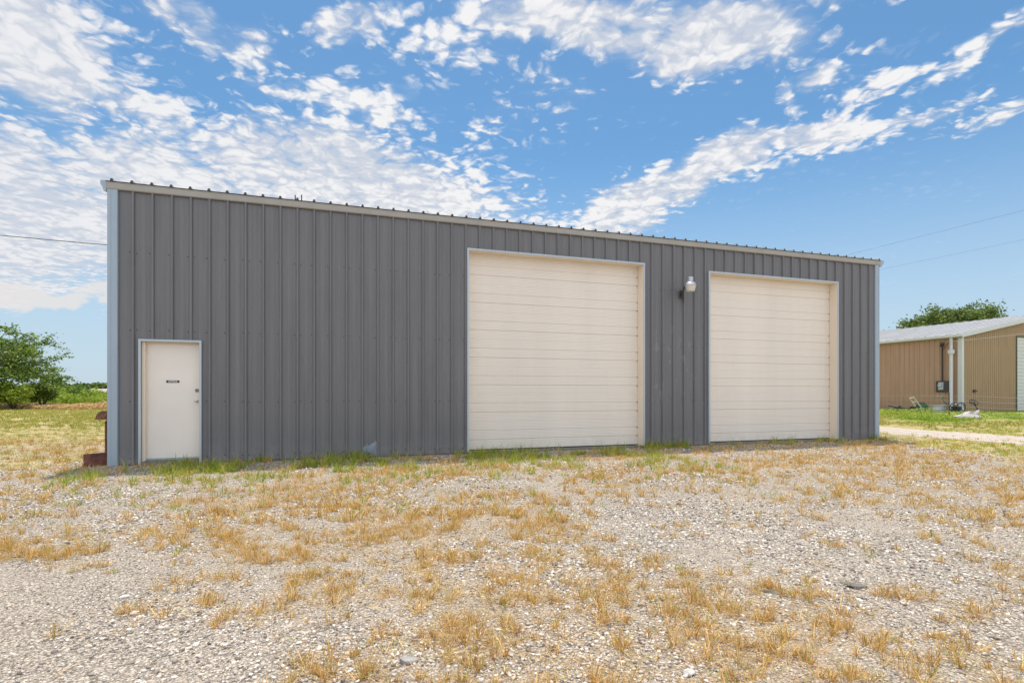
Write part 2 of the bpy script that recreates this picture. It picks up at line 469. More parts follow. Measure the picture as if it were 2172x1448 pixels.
def grass_zone(x, y):
    """1 where the ground is mainly grass: the field on the left, the verge and lawn on the right, everything far"""
    s, t = to_b(x, y)
    wob = (fbm(x, y, 0.6, 41, 4) - 0.5)
    left = sstep(-s + wob * 3.0, 0.2, 1.3) * sstep(t + wob * 2.4, -1.2, -0.2)
    left = left * (0.50 + 0.50 * sstep(y, 14, 19) + 0.25 * blob(x, y, -8.5, 10.4, 1.5, 0.9))
    edge = x - (9.9 + 0.0 * y)
    right = sstep(x - (8.8 + 0.27 * (y - 9.3)) + wob * 1.8, -0.3, 0.9) * sstep(y + wob * 2.0, 8.0, 9.2) * (0.62 + 0.38 * sstep(y, 10, 14))
    far = sstep(y, 24, 30)
    return np.clip(np.maximum(np.maximum(left, right), far), 0, 1)
def wall_green(x, y):
    s, t = to_b(x, y)
    return np.exp(-np.clip(-t, 0, None) / 0.55) * (t < 0.05) * (s > -0.5) * (s < BL + 0.5)

# ------------------------------------------------------------------ ground material
def ground_mat(name, kind):
    m, t, b = new_mat(name)
    geo = t.n('ShaderNodeNewGeometry').outputs['Position']
    att = t.n('ShaderNodeAttribute', attribute_name='cover')
    sp = t.n('ShaderNodeSeparateColor'); t.set(sp, 0, att.outputs['Color'])
    straw, grass, lush = sp.outputs[0], sp.outputs[1], sp.outputs[2]
    # gravel: three sizes of broken stone
    def stones(scale):
        v = t.n('ShaderNodeTexVoronoi', feature='F1'); t.set(v, 'Vector', geo); t.set(v, 'Scale', scale)
        v.inputs['Randomness'].default_value = 1.0
        return v
    v1 = stones(62.0); v2 = stones(125.0)
    sc = t.n('ShaderNodeSeparateColor'); t.set(sc, 0, v1.outputs['Color'])
    sc2 = t.n('ShaderNodeSeparateColor'); t.set(sc2, 0, v2.outputs['Color'])
    stops = [(0.0, (0.22, 0.18, 0.145)), (0.25, (0.42, 0.355, 0.29)), (0.6, (0.60, 0.52, 0.435)), (1.0, (0.80, 0.72, 0.62))]
    g1 = t.ramp(sc.outputs[0], stops); g2 = t.ramp(sc2.outputs[0], stops)
    g = t.mix(t.mr(t.noise(geo, 9.0, 2), 0.4, 0.6), g1, g2)
    gap = t.mr(v1.outputs['Distance'], 0.35, 0.75, 1.0, 0.42)
    g = t.mix(1.0, g, gap, 'MULTIPLY')
    dust = t.noise(geo, 0.8, 5, 0.6)
    g = t.mix(t.mr(dust, 0.40, 0.75, 0.0, 0.40), g, (0.56, 0.465, 0.37))
    if kind == 'road':
        g = t.mix(t.mr(t.noise(geo, 2.0, 5, 0.7), 0.3, 0.7, 0.35, 0.8), g, (0.72, 0.62, 0.53))
        t.set(b, 'Base Color', g)
    else:
        fibre = t.noise(geo, 60.0, 3, 0.7)
        sn = t.noise(geo, 5.0, 5, 0.7)
        strawc = t.ramp(fibre, [(0.3, (0.30, 0.185, 0.075)), (0.55, (0.48, 0.32, 0.15)), (0.75, (0.62, 0.46, 0.25))])
        sm = t.mr(t.math('ADD', straw, t.math('MULTIPLY', t.math('SUBTRACT', sn, 0.5), 1.3)), 0.50, 1.1, 0.0, 0.32)
        c = t.mix(sm, g, strawc)
        gn = t.noise(geo, 2.2, 6, 0.7)
        gn2 = t.noise(geo, 25.0, 3, 0.7)
        grc = t.ramp(t.math('ADD', t.math('MULTIPLY', gn, 0.6), t.math('MULTIPLY', gn2, 0.4)), [(0.34, (0.18, 0.21, 0.045)), (0.43, (0.32, 0.30, 0.08)), (0.50, (0.48, 0.38, 0.17)), (0.57, (0.60, 0.46, 0.27)), (0.63, (0.74, 0.66, 0.56))])
        lushc = t.ramp(gn2, [(0.3, (0.14, 0.22, 0.02)), (0.7, (0.30, 0.40, 0.05))])
        grc = t.mix(lush, grc, lushc)
        gmk = t.mr(t.math('ADD', grass, t.math('MULTIPLY', t.math('SUBTRACT', gn, 0.5), 1.1)), 0.35, 0.65)
        c = t.mix(gmk, c, grc)
        t.set(b, 'Base Color', c)
    b.inputs['Roughness'].default_value = 0.95
    b.inputs['Specular IOR Level'].default_value = 0.15
    hgt = t.math('ADD', t.math('MULTIPLY', t.mr(v1.outputs['Distance'], 0.0, 0.8, 1.0, 0.0), t.math('ADD', sc.outputs[1], 0.4)), t.math('MULTIPLY', t.mr(v2.outputs['Distance'], 0, 0.8, 1.0, 0.0), 0.4))
    bp = t.n('ShaderNodeBump'); bp.inputs['Strength'].default_value = 0.9; bp.inputs['Distance'].default_value = 0.014
    t.set(bp, 'Height', hgt); t.set(b, 'Normal', bp.outputs[0])
    return m

def lush_zone(x, y):
    l = 0.9 * blob(x, y, 18.6, 24.0, 1.6, 2.0) + 0.62 * sstep(x, 20.4, 21.5) * sstep(y, 20, 24) * sstep(-y, -40, -34)
    l = l + 0.7 * sstep(y, 42, 50) * sstep(-x, 20, 26)
    return np.clip(l, 0, 1)

def graded(lo, hi, near_lo, near_hi, step, grow=1.12):
    c = list(np.arange(near_lo, near_hi + step / 2, step))
    a, st = near_hi, step
    while a < hi: st *= grow; a += st; c.append(a)
    a, st = near_lo, step
    pre = []
    while a > lo: st *= grow; a -= st; pre.append(a)
    return np.array(pre[::-1] + c)
gx = graded(-2500, 2500, -13, 22, 0.16); gy = graded(-400, 3000, 0.6, 26, 0.16)
GX, GY = np.meshgrid(gx, gy)
GZ = ground_z(GX, GY)
ny, nx = GX.shape
gv = np.stack([GX.ravel(), GY.ravel(), GZ.ravel()], 1)
ii = (np.arange(ny - 1)[:, None] * nx + np.arange(nx - 1)[None, :]).ravel()
gt = np.concatenate([np.stack([ii, ii + 1, ii + nx + 1], 1), np.stack([ii, ii + nx + 1, ii + nx], 1)])
ground = np_mesh('ground', gv, gt, ground_mat('gravel_and_grass_ground', 'ground'), smooth=True)
tag(ground, kind='structure')
ca = ground.data.color_attributes.new('cover', 'FLOAT_COLOR', 'POINT')
cc = np.zeros((len(gv), 4), np.float32)
cc[:, 0] = straw_density(gv[:, 0], gv[:, 1]); cc[:, 1] = grass_zone(gv[:, 0], gv[:, 1]); cc[:, 2] = lush_zone(gv[:, 0], gv[:, 1]); cc[:, 3] = 1
ca.data.foreach_set('color', cc.ravel())

# crushed stone road along the right side of the building
ys = np.arange(2, 70, 0.35)
rv = []; NW = 9
for y in ys:
    wl = 1.25 + 0.35 * float(fbm([0.0], [y], 0.8, 51)[0]) + 0.25 * float(vnoise([1.0], [y], 2.5, 52)[0])
    wr = 1.25 + 0.35 * float(fbm([9.0], [y], 0.8, 53)[0]) + 0.25 * float(vnoise([5.0], [y], 2.5, 54)[0])
    c = road_c(y)
    for k in range(NW):
        x = c - wl + (wl + wr) * k / (NW - 1)
        rv.append((x, y, gz(x, y) + 0.006))
rv = np.array(rv)
n_ = len(ys)
jj = (np.arange(n_ - 1)[:, None] * NW + np.arange(NW - 1)[None, :]).ravel()
rt = np.concatenate([np.stack([jj, jj + 1, jj + NW + 1], 1), np.stack([jj, jj + NW + 1, jj + NW], 1)])
road = np_mesh('dirt_road', rv, rt, ground_mat('crushed_limestone', 'road'), smooth=True)
tag(road, kind='structure')

# ------------------------------------------------------------------ METAL BUILDING
bld = empty('metal_building', (BX, BY, 0), TH, 'long grey ribbed steel workshop with two cream overhead doors and an office door', 'building')
RIB0, RIBP = 0.376, 0.3079
EZ = 5.00
D1 = (6.60, 10.91, 4.40); D2 = (12.83, 17.03, 4.34); DM = (0.50, 1.44, 2.25)
OPEN = [D1, D2, DM]

def rib_profile(x0, x1, first, pitch, h=0.042, minor=True):
    pts = [(x0, 0.0)]
    k = 0; x = first
    while x - pitch > x0: x -= pitch
    if x - 0.04 < x0 + 0.01: x += pitch
    xs = []
    while x + 0.04 < x1: xs.append(x); x += pitch
    for i, c in enumerate(xs):
        pts += [(c - 0.030, 0.0), (c - 0.015, -h), (c + 0.015, -h), (c + 0.030, 0.0)]
        if minor:
            for q in (pitch * 0.36, pitch * 0.64):
                cc_ = c + q
                if cc_ + 0.02 < x1: pts += [(cc_ - 0.016, 0.0), (cc_ - 0.008, -0.005), (cc_ + 0.008, -0.005), (cc_ + 0.016, 0.0)]
    pts.append((x1, 0.0))
    return pts, xs

def ribbed_wall(mb, prof, zlo, zhi, openings, fn):
    cuts = sorted({a for o in openings for a in o[:2]})
    P = []
    for i in range(len(prof)):
        P.append(prof[i])
        if i + 1 < len(prof):
            for c in cuts:
                if prof[i][0] < c < prof[i + 1][0]:
                    f = (c - prof[i][0]) / (prof[i + 1][0] - prof[i][0])
                    P.append((c, prof[i][1] + f * (prof[i + 1][1] - prof[i][1])))
    for a, b in zip(P, P[1:]):
        mid = (a[0] + b[0]) / 2
        lo0 = lo1 = zlo
        for o in openings:
            if o[0] < mid < o[1]: lo0 = lo1 = o[2]
        za = zhi(a[0]) if callable(zhi) else zhi; zb = zhi(b[0]) if callable(zhi) else zhi
        mb.add([fn(a[0], a[1], lo0), fn(b[0], b[1], lo1), fn(b[0], b[1], zb), fn(a[0], a[1], za)], [(0, 1, 2, 3)])

prof, ribs = rib_profile(0.05, BL - 0.05, RIB0, RIBP)
mb = MB()
ribbed_wall(mb, prof, 0.02, EZ, OPEN, lambda x, y, z: (x, y, z))
mb.cur = 1
def screw(mb, x, y, z, r=0.010):
    vs = [(x + r * math.cos(a), y - 0.005, z + r * math.sin(a)) for a in [k * math.pi / 3 for k in range(6)]]
    vs += [(x + r * 1.3 * math.cos(a), y, z + r * 1.3 * math.sin(a)) for a in [k * math.pi / 3 for k in range(6)]]
    mb.add(vs, [(5, 4, 3, 2, 1, 0)] + [(k, (k + 1) % 6, 6 + (k + 1) % 6, 6 + k) for k in range(6)])
for z in (0.12, 1.14, 2.45, 3.84):
    for i, r_ in enumerate(ribs):
        for dx in ((-0.055,) if i % 3 else (-0.055, 0.055)):
            x = r_ + dx
            if any(o[0] - 0.08 < x < o[1] + 0.08 and z < o[2] + 0.1 for o in OPEN): continue
            screw(mb, x, 0, z + random.uniform(-0.012, 0.012))
mb.build('front_wall', [M['grey'], M['screw']], bld)
# side walls and back, 1:12 gable
def gable(y): return EZ + min(y, DEPTH - y) / 12.0
for nm, xx, sg in (('side_wall', 0.0, 1), ('side_wall', BL, -1)):
    pr, _ = rib_profile(0.05, DEPTH - 0.05, 0.3, RIBP, minor=False)
    mb = MB(); ribbed_wall(mb, pr, 0.02, gable, [], lambda a, o, z, xx=xx, sg=sg: (xx + sg * o, a, z)); mb.build(nm, M['grey'], bld)
pr, _ = rib_profile(0.05, BL - 0.05, RIB0, RIBP, minor=False)
mb = MB(); ribbed_wall(mb, pr, 0.02, EZ, [], lambda a, o, z: (a, DEPTH - o, z)); mb.build('back_wall', M['grey'], bld)
# slab
mb = MB(); mb.box((0.015, 0.015, -0.3), (BL - 0.015, DEPTH - 0.015, 0.035)); mb.build('concrete_slab', M['concrete'], bld)
# roof: ribbed sheets, two slopes
mb = MB()
rp, rr = rib_profile(-0.03, BL + 0.03, RIB0, RIBP, h=0.045, minor=False)
for (a, b) in zip(rp, rp[1:]):
    mb.cur = 0
    y0, y1, ym = -0.085, DEPTH + 0.085, DEPTH / 2
    z0 = EZ + 0.078; zr = z0 + (ym - y0) / 12
    A, B_ = -a[1], -b[1]
    mb.add([(a[0], y0, z0 + A), (b[0], y0, z0 + B_), (b[0], ym, zr + B_), (a[0], ym, zr + A)], [(0, 1, 2, 3)])
    mb.add([(a[0], ym, zr + A), (b[0], ym, zr + B_), (b[0], y1, z0 + B_), (a[0], y1, z0 + A)], [(0, 1, 2, 3)])
    # sheet thickness and closure strip under the ribs at the eave
    mb.cur = 1
    mb.add([(a[0], y0, z0 - 0.006), (b[0], y0, z0 - 0.006), (b[0], y0, z0 + B_), (a[0], y0, z0 + A)], [(0, 1, 2, 3)])
    mb.add([(a[0], y0, z0 - 0.006), (b[0], y0, z0 - 0.006), (b[0], 0.3, z0 + 0.02), (a[0], 0.3, z0 + 0.02)], [(3, 2, 1, 0)])
roof = mb.build('roof', [M['roof'], M['closure']], bld)
# eave trim along the front: shallow C section
mb = MB()
ep = [(-0.045, 4.945), (-0.060, 4.955), (-0.064, 4.972), (-0.070, 5.045), (-0.078, 5.066), (-0.02, 5.066), (-0.02, 4.945)]
mb.prism(ep, lambda p, k: (-0.02 if k == 0 else BL + 0.02, p[0], p[1] - 0.004))
mb.build('eave_trim', M['eave'], bld)
# rake gutters that show as K shaped ends at both corners
def kprof(w): return [(0.0, 4.90), (w * 0.45, 4.905), (w * 0.60, 4.96), (w * 0.95, 5.02), (w, 5.085), (w * 0.85, 5.085), (w * 0.55, 5.09), (0.0, 5.08)]
for nm, x0, sg, wd in (('rake_trim', -0.022, -1, 0.095), ('rake_trim', BL + 0.022, 1, 0.155)):
    mb = MB()
    for (ya, yb, za, zb) in ((-0.05, DEPTH / 2, 0.0, 0.5), (DEPTH / 2, DEPTH + 0.05, 0.5, 0.0)):
        mb.prism(kprof(wd), lambda p, k: (x0 + sg * p[0], ya if k == 0 else yb, p[1] + (za if k == 0 else zb)))
    mb.build(nm, M['trim'], bld)
# corner trims
for x0, x1 in ((-0.012, 0.150), (BL - 0.150, BL + 0.012)):
    mb = MB()
    if x0 < 1:
        pr = [(x0, 0.16), (x0, -0.046), (x0 + 0.05, -0.050), (x0 + 0.056, -0.046), (x0 + 0.062, -0.050), (x1 - 0.012, -0.050), (x1, -0.034), (x1, -0.003), (x0 + 0.03, -0.003), (x0 + 0.03, 0.16)]
    else:
        pr = [(x1, 0.16), (x1 - 0.03, 0.16), (x1 - 0.03, -0.003), (x0, -0.003), (x0, -0.034), (x0 + 0.012, -0.050), (x1 - 0.062, -0.050), (x1 - 0.056, -0.046), (x1 - 0.05, -0.050), (x1, -0.040)]
    mb.prism(pr, lambda p, k: (p[0], p[1], 0.0 if k == 0 else 4.943))
    for z in (1.14, 2.45, 3.84): pass
    mb.build('corner_trim', M['trim'], bld)

# opening trims, jambs and doors
def opening(o, depth, zb, tw):
    x0, x1, zt = o
    mb = MB()
    mb.box((x0 - tw, -0.048, zb), (x0, 0.0, zt + tw))
    mb.box((x1, -0.048, zb), (x1 + tw, 0.0, zt + tw))
    mb.box((x0 + 0.0005, -0.048, zt), (x1 - 0.0005, 0.0, zt + tw))
    tr = mb
    jb = MB()
    jb.box((x0 - 0.02, -0.036, zb), (x0 + 0.003, depth, zt + 0.02))
    jb.box((x1 - 0.003, -0.036, zb), (x1 + 0.02, depth, zt + 0.02))
    jb.box((x0 + 0.003, -0.036, zt - 0.004), (x1 - 0.003, depth, zt + 0.02))
    return tr, jb

def overhead(o, nm_label):
    x0, x1, zt = o
    dep = 0.215
    P = []
    z = 0.045
    # sectional sheet: closely spaced shallow beads, deep joints every 2 ft with a second groove above and a weak one
    joints = []
    k = 0
    while 0.27 + 0.61 * k < zt + 0.3:
        joints += [(0.27 + 0.61 * k, 0.014, 0.013), (0.475 + 0.61 * k, 0.010, 0.010), (0.68 + 0.61 * k, 0.004, 0.006)]; k += 1
    joints.sort()
    prev = z
    def beads(a, b):
        n = max(1, int(round((b - a) / 0.034)))
        h = (b - a) / n
        for i in range(n):
            P.append((a + h * i + h * 0.10, 0.0)); P.append((a + h * i + h * 0.5, -0.003)); P.append((a + h * i + h * 0.90, 0.0))
    P.append((z, 0.0))
    for (zj, dj, wj) in joints:
        if zj > zt + 0.12: break
        beads(prev, zj - wj / 2)
        P.append((zj - wj / 2, 0.0)); P.append((zj - wj * 0.15, dj)); P.append((zj + wj * 0.25, dj)); P.append((zj + wj / 2, 0.001))
        prev = zj + wj / 2
    beads(prev, zt + 0.12)
    door = MB()
    for a, b in zip(P, P[1:]):
        door.add([(x0 - 0.10, dep + a[1], a[0]), (x1 + 0.10, dep + a[1], a[0]), (x1 + 0.10, dep + b[1], b[0]), (x0 - 0.10, dep + b[1], b[0])], [(0, 1, 2, 3)])
    dob = door.build('overhead_door', M['cream'], bld)
    tag(dob, nm_label)
    tr, jb = opening(o, dep - 0.006, 0.036, 0.040)
    tr.build('door_trim', M['frame_white'], dob)
    jb.build('door_jamb', M['cream2'], dob)
    ws = MB(); ws.box((x0 - 0.02, dep - 0.004, 0.036), (x1 + 0.02, dep + 0.03, 0.062))
    ws.build('bottom_seal', M['black'], dob)
    # roller brackets at the joint ends along the right hand track
    for (zj, dj, wj) in joints:
        if dj > 0.008 and zj < zt - 0.05:
            rl = MB(); rl.box((x1 - 0.030, dep - 0.006, zj - 0.016), (x1 - 0.012, dep + 0.006, zj + 0.010))
            rl.build('joint_bracket', M['btan'], dob)
    return dob
overhead(D1, 'wide left hand overhead door')
dr2 = overhead(D2, 'overhead door nearer the right corner')

# office door
dl = MB()
dl.box((0.553, 0.100, 0.085), (1.470, 0.144, 2.215))
door = dl.build('office_door', M['leaf_door'], bld, bevel=0.002)
tr, jb = opening(DM, 0.098, 0.0, 0.036)
tr.build('door_trim', M['frame_white'], door)
fr = MB()
fr.box((0.500, 0.020, 0.055), (0.553, 0.16, 2.25))
fr.box((0.5535, 0.060, 2.215), (1.47, 0.16, 2.25))
fr.box((0.5535, 0.088, 0.09), (0.566, 0.0995, 2.214))
fr.box((1.4705, 0.020, 0.055), (1.50, 0.16, 2.25))
fr.box((0.497, -0.036, 2.246), (1.443, 0.0, 2.252))
fr.build('door_frame', M['cream2'], door)
th = MB(); th.box((0.50, -0.03, -0.02), (1.44, 0.14, 0.052)); th.box((0.53, 0.02, 0.0525), (1.44, 0.14, 0.070))
th.build('threshold', M['concrete'], door)
sw = MB(); sw.box((0.556, 0.086, 0.072), (1.43, 0.0995, 0.105)); sw.build('door_sweep', M['trim'], door)
sgn = MB(); sgn.box((0.868, 0.0955, 1.498), (1.082, 0.0995, 1.543))
sign = sgn.build('office_sign', M['black'], door)
cu_ = bpy.data.curves.new('t', 'FONT'); cu_.body = 'OFFICE'; cu_.size = 0.040; cu_.align_x = 'CENTER'; cu_.align_y = 'CENTER'; cu_.extrude = 0.0006; cu_.offset = 0.0006
to = bpy.data.objects.new('t', cu_); col.objects.link(to)
bpy.context.view_layer.update()
tm = bpy.data.meshes.new_from_object(to.evaluated_get(bpy.context.evaluated_depsgraph_get()))
bpy.data.objects.remove(to)
tm.name = 'lettering'; tm.materials.clear(); tm.materials.append(M['white'])
tl = bpy.data.objects.new('lettering', tm); col.objects.link(tl); tl.parent = door
tl.location = (0.975, 0.0945, 1.5205); tl.rotation_euler = (R(90), 0, 0); tl.scale = (1.15, 1, 1)
RX = Matrix.Rotation(R(90), 4, 'X')
def knob(name, x, z, prof, mat):
    mb = MB(); mb.lathe(prof, 20, Matrix.Translation((x, 0.0995, z)) @ RX); return mb.build(name, mat, door, smooth=True)
knob('deadbolt', 1.372, 1.357, [(0.033, 0), (0.033, 0.012), (0.027, 0.02), (0.012, 0.022), (0.0, 0.022)], M['bronze'])
knob('door_knob', 1.366, 1.164, [(0.034, 0), (0.034, 0.006), (0.013, 0.012), (0.013, 0.032), (0.027, 0.045), (0.029, 0.055), (0.022, 0.066), (0.0, 0.07)], M['nickel'])

# scuffed flap at the foot of the wall
mb = MB()
mb.add([(4.36, -0.040, 0.02), (4.40, -0.052, 0.12), (4.385, -0.048, 0.20), (4.47, -0.060, 0.285), (4.50, -0.05, 0.24), (4.60, -0.040, 0.30), (4.63, -0.036, 0.36), (4.665, -0.034, 0.28), (4.66, -0.034, 0.02), (4.52, -0.064, 0.10)],
       [(0, 9, 1), (1, 9, 2), (2, 9, 3), (3, 9, 4), (4, 9, 5), (5, 9, 7), (5, 7, 6), (9, 8, 7), (0, 8, 9)])
mb.build('bent_flap', M['scar'], bld)
# two small vent pipes on the roof
for px_, top in ((3.02, 5.64), (3.15, 5.66)):
    mb = MB(); mb.tube([(px_, 1.3, 5.1), (px_, 1.3, top)], 0.012, 8); mb.build('vent_pipe', M['pipe'], bld)

# ------------------------------------------------------------------ security light on the wall
lo = Bw(11.98, 0, 3.62)
slt = empty('security_light', lo, TH, 'grey topped security lamp on a curved arm between the two overhead doors', 'wall lamp')
mb = MB(); mb.box((-0.045, -0.055, 0.02), (0.045, -0.033, 0.22)); mb.box((-0.03, -0.10, 0.07), (0.03, -0.055, 0.15)); mb.build('bracket', M['pipe'], slt, bevel=0.003)
mb = MB()
arm = [(0, -0.09, 0.11), (0.0, -0.12, 0.19), (0.0, -0.16, 0.27), (0.0, -0.22, 0.32), (0.0, -0.29, 0.34), (0.0, -0.36, 0.345)]
mb.tube(arm, 0.019, 10); mb.build('arm', M['pipe'], slt, smooth=True)
mb = MB()
cx_, cy_, cz_ = 0.0, -0.405, 0.165
mb.lathe([(0.0, 0.315), (0.060, 0.312), (0.068, 0.295), (0.064, 0.27), (0.066, 0.215), (0.075, 0.20), (0.085, 0.185), (0.110, 0.165), (0.128, 0.125), (0.135, 0.10), (0.128, 0.094), (0.05, 0.094)], 28, c=(cx_, cy_, cz_))
mb.build('housing', M['lamp_metal'], slt, smooth=True)
mb = MB()
pr = [(0.128, 0.094)]
for k in range(8): pr += [(0.127 - 0.0038 * k * 1.0, 0.085 - 0.0135 * k), (0.121 - 0.0038 * k, 0.080 - 0.0135 * k)]
pr += [(0.088, -0.035), (0.0, -0.038)]
mb.lathe(pr, 32, c=(cx_, cy_, cz_)); mb.build('lens', M['lamp_lens'], slt)
mb = MB(); mb.tube([(0.0, -0.06, 0.03), (0.02, -0.07, -0.05), (0.045, -0.05, -0.02), (0.03, -0.045, -0.10)], 0.005, 6); mb.build('loose_cable', M['wire'], slt)

# ------------------------------------------------------------------ rusty stand at the left corner
rs = empty('rusty_stand', (-7.42, 9.75, 0), 0, 'rusted iron stand with curved hood and faded red base plate at the left corner', 'iron stand')
mb = MB()
a = Vector((-0.13, -0.20)); b = Vector((0.165, 0.22))
dd_ = (b - a).normalized(); nn_ = Vector((-dd_.y, dd_.x)) * 0.006
mb.prism([(a + nn_), (b + nn_), (b - nn_), (a - nn_)], lambda p, k: (p[0], p[1], -0.06 if k == 0 else 0.232))
mb.build('base_plate', M['redrust'], rs, bevel=0.002)
mb = MB(); mb.tube([(0.045, 0.10, 0.0), (0.045, 0.10, 0.80)], 0.020, 8); mb.tube([(0.085, 0.14, 0.0), (0.085, 0.14, 0.80)], 0.016, 8)
mb.build('post', M['rust'], rs, smooth=True)
mb = MB()
vs = []; fs = []; NA, NB = 12, 16
for i in range(NB + 1):
    q = i / NB
    rr_ = 0.135 + (0.012 if (i // 2) % 2 else 0.0)
    for j in range(NA + 1):
        an = R(10 + 170 * j / NA)
        for_r = rr_
        vs.append((-0.05 + 0.26 * q, 0.10 - math.cos(an) * for_r, 0.80 + math.sin(an) * for_r * 1.2))
for i in range(NB):
    for j in range(NA):
        p0 = i * (NA + 1) + j; fs.append((p0, p0 + 1, p0 + NA + 2, p0 + NA + 1))
mb.add(vs, fs)
hood = mb.build('hood', M['rust'], rs, smooth=False)
so = hood.modifiers.new('thick', 'SOLIDIFY'); so.thickness = 0.006

# ------------------------------------------------------------------ cables overhead
def cable(name, p0, p1, r, sag, label, group=None, n=24, m='wire'):
    p0, p1 = Vector(p0), Vector(p1)
    pts = []
    for i in range(n + 1):
        q = i / n; p = p0.lerp(p1, q); p.z -= 4 * sag * q * (1 - q); pts.append(p)
    mb = MB(); mb.tube(pts, r, 5)
    return tag(mb.build(name, M[m]), label, 'cable', group)
mb = MB(); mb.tube([(2.5, DEPTH + 0.10, 3.2), (2.5, DEPTH + 0.10, 6.75)], 0.03, 8); mb.build('service_mast', M['pipe'], bld)
cable('power_line', Bw(2.5, DEPTH + 0.10, 6.70), (-46.6, 30.0, 12.15), 0.017, 0.25, 'black service cable running from the grey workshop off to the left over the field')
cable('power_line', (7.5, 80, 11.6), (38.8, 0, 11.4), 0.0055, 0.4, 'upper thin power line crossing the blue sky above the right end of the workshop')
cable('power_line', (18.5, 70, 11.5), (48.0, 0, 11.6), 0.005, 0.3, 'lower thin power line leaving the right roof corner of the workshop')

# ------------------------------------------------------------------ TAN SHED
SX, SY, SR = 26.7, 32.2, R(20)
shed = empty('tan_shed', (SX, SY, 0), SR, 'tan ribbed metal shed with pale low pitched roof and white gutter beyond the wire fence', 'shed')
SW, SD, SE, SZ = 18.0, 15.0, 4.80, 0.19
def srise(x): return SE + 0.19 * min(x, SW - x)
pr, _ = rib_profile(0.02, SD, 0.28, 0.305, h=0.03, minor=False)
mb = MB(); ribbed_wall(mb, pr, 0.0, SE, [], lambda a, o, z: (o, a, z)); mb.build('side_wall', M['tan'], shed)
pr, _ = rib_profile(0.02, SW - 0.02, 0.3, 0.20, h=0.03, minor=False)
GO = [(5.25, 9.6, 4.78)]
mb = MB()
prg = sorted(pr + [(SW / 2, 0.0)])
ribbed_wall(mb, prg, 0.0, srise, GO, lambda a, o, z: (a, o, z)); mb.build('gable_wall', M['tan2'], shed)
mb = MB(); mb.box((SW - 0.02, 0.03, 0), (SW, SD, SE)); mb.build('side_wall', M['tan'], shed)
# roof
mb = MB()
yy0, yy1 = -0.22, SD + 0.2
rx = []
y = yy0
pts_ = [(yy0, 0)]
y = yy0 + 0.3
while y < yy1 - 0.1:
    pts_ += [(y - 0.035, 0), (y - 0.014, 0.035), (y + 0.014, 0.035), (y + 0.035, 0)]; y += 0.61
pts_.append((yy1, 0))
for (a, b) in zip(pts_, pts_[1:]):
    for (xa, za, xb, zb) in ((-0.25, SE - 0.0475 + 0.07, SW / 2, srise(SW / 2) + 0.07), (SW / 2, srise(SW / 2) + 0.07, SW + 0.25, SE - 0.0475 + 0.07)):
        mb.add([(xa, a[0], za + a[1]), (xb, a[0], zb + a[1]), (xb, b[0], zb + b[1]), (xa, b[0], za + b[1])], [(0, 1, 2, 3)])
shr = mb.build('roof', M['shedroof'], shed)
mb = MB()
mb.prism([(-0.38, SE - 0.13), (-0.34, SE - 0.16), (-0.25, SE - 0.16), (-0.25, SE + 0.02), (-0.38, SE + 0.0)], lambda p, k: (p[0], yy0 - 0.02 if k == 0 else yy1, p[1]))
mb.build('gutter', M['shedtrim'], shed)
mb = MB(); mb.box((-0.25, 0.003, SE - 0.19), (-0.003, yy1 - 0.02, SE - 0.17)); mb.build('soffit', M['eave'], shed)
mb = MB()
zA = SE - 0.0475
for (xa, za, xb, zb) in ((-0.25, zA, SW / 2, srise(SW / 2)), (SW / 2, srise(SW / 2), SW + 0.25, zA)):
    mb.add([(xa, yy0 - 0.02, za - 0.14), (xb, yy0 - 0.02, zb - 0.14), (xb, yy0 - 0.02, zb + 0.10), (xa, yy0 - 0.02, za + 0.10),
            (xa, yy0 + 0.01, za - 0.14), (xb, yy0 + 0.01, zb - 0.14), (xb, yy0 + 0.01, zb + 0.10), (xa, yy0 + 0.01, za + 0.10)],
           [(0, 1, 2, 3), (7, 6, 5, 4), (0, 4, 5, 1), (3, 2, 6, 7), (0, 3, 7, 4), (1, 5, 6, 2)])
    mb.add([(xa, yy0 + 0.012, za - 0.12), (xb, yy0 + 0.012, zb - 0.12), (xb, -0.033, zb - 0.12), (xa, -0.033, za - 0.12)], [(0, 1, 2, 3)])
mb.build('rake_trim', M['shedtrim'], shed)
mb = MB(); mb.box((-0.045, -0.045, 0.0), (0.16, -0.033, SE - 0.05)); mb.box((-0.045, -0.033, 0.0), (-0.033, 0.18, SE - 0.17)); mb.build('corner_trim', M['shedtrim'], shed)
ds = MB()
ds.tube([(-0.20, 0.44, SE - 0.15), (-0.20, 0.44, 3.92)], 0.085, 10); dso = ds.build('downspout', M['shedtrim'], shed, smooth=True)
ds = MB(); ds.tube([(-0.20, 0.44, 3.62), (-0.20, 0.44, SZ + 0.3), (-0.32, 0.44, SZ + 0.1)], 0.095, 10); ds.build('lower_pipe', M['shedtrim'], dso, smooth=True)
ds = MB(); ds.lathe([(0.095, 3.62), (0.17, 3.70), (0.17, 3.90), (0.12, 3.92), (0.0, 3.92)], 12, c=(-0.20, 0.44, 0)); ds.build('collector_box', M['shedtrim'], dso)
mb = MB(); mb.box((-0.10, 0.64, 1.38), (-0.035, 1.36, 2.06)); eb = mb.build('electrical_panel', M['panelbox'], shed, bevel=0.01)
mb = MB(); mb.box((-0.17, 0.90, 1.52), (-0.101, 1.18, 1.98)); mb.lathe([(0.11, 0), (0.11, 0.06), (0.08, 0.09), (0, 0.09)], 16, Matrix.Translation((-0.17, 1.08, 1.79)) @ Matrix.Rotation(R(-90), 4, 'Y')); mb.build('electric_meter', M['meter'], eb)
mb = MB(); mb.tube([(-0.09, 1.0, 2.06), (-0.09, 1.0, 4.20)], 0.04, 8); mst = mb.build('service_mast', M['pipe'], shed, smooth=True)
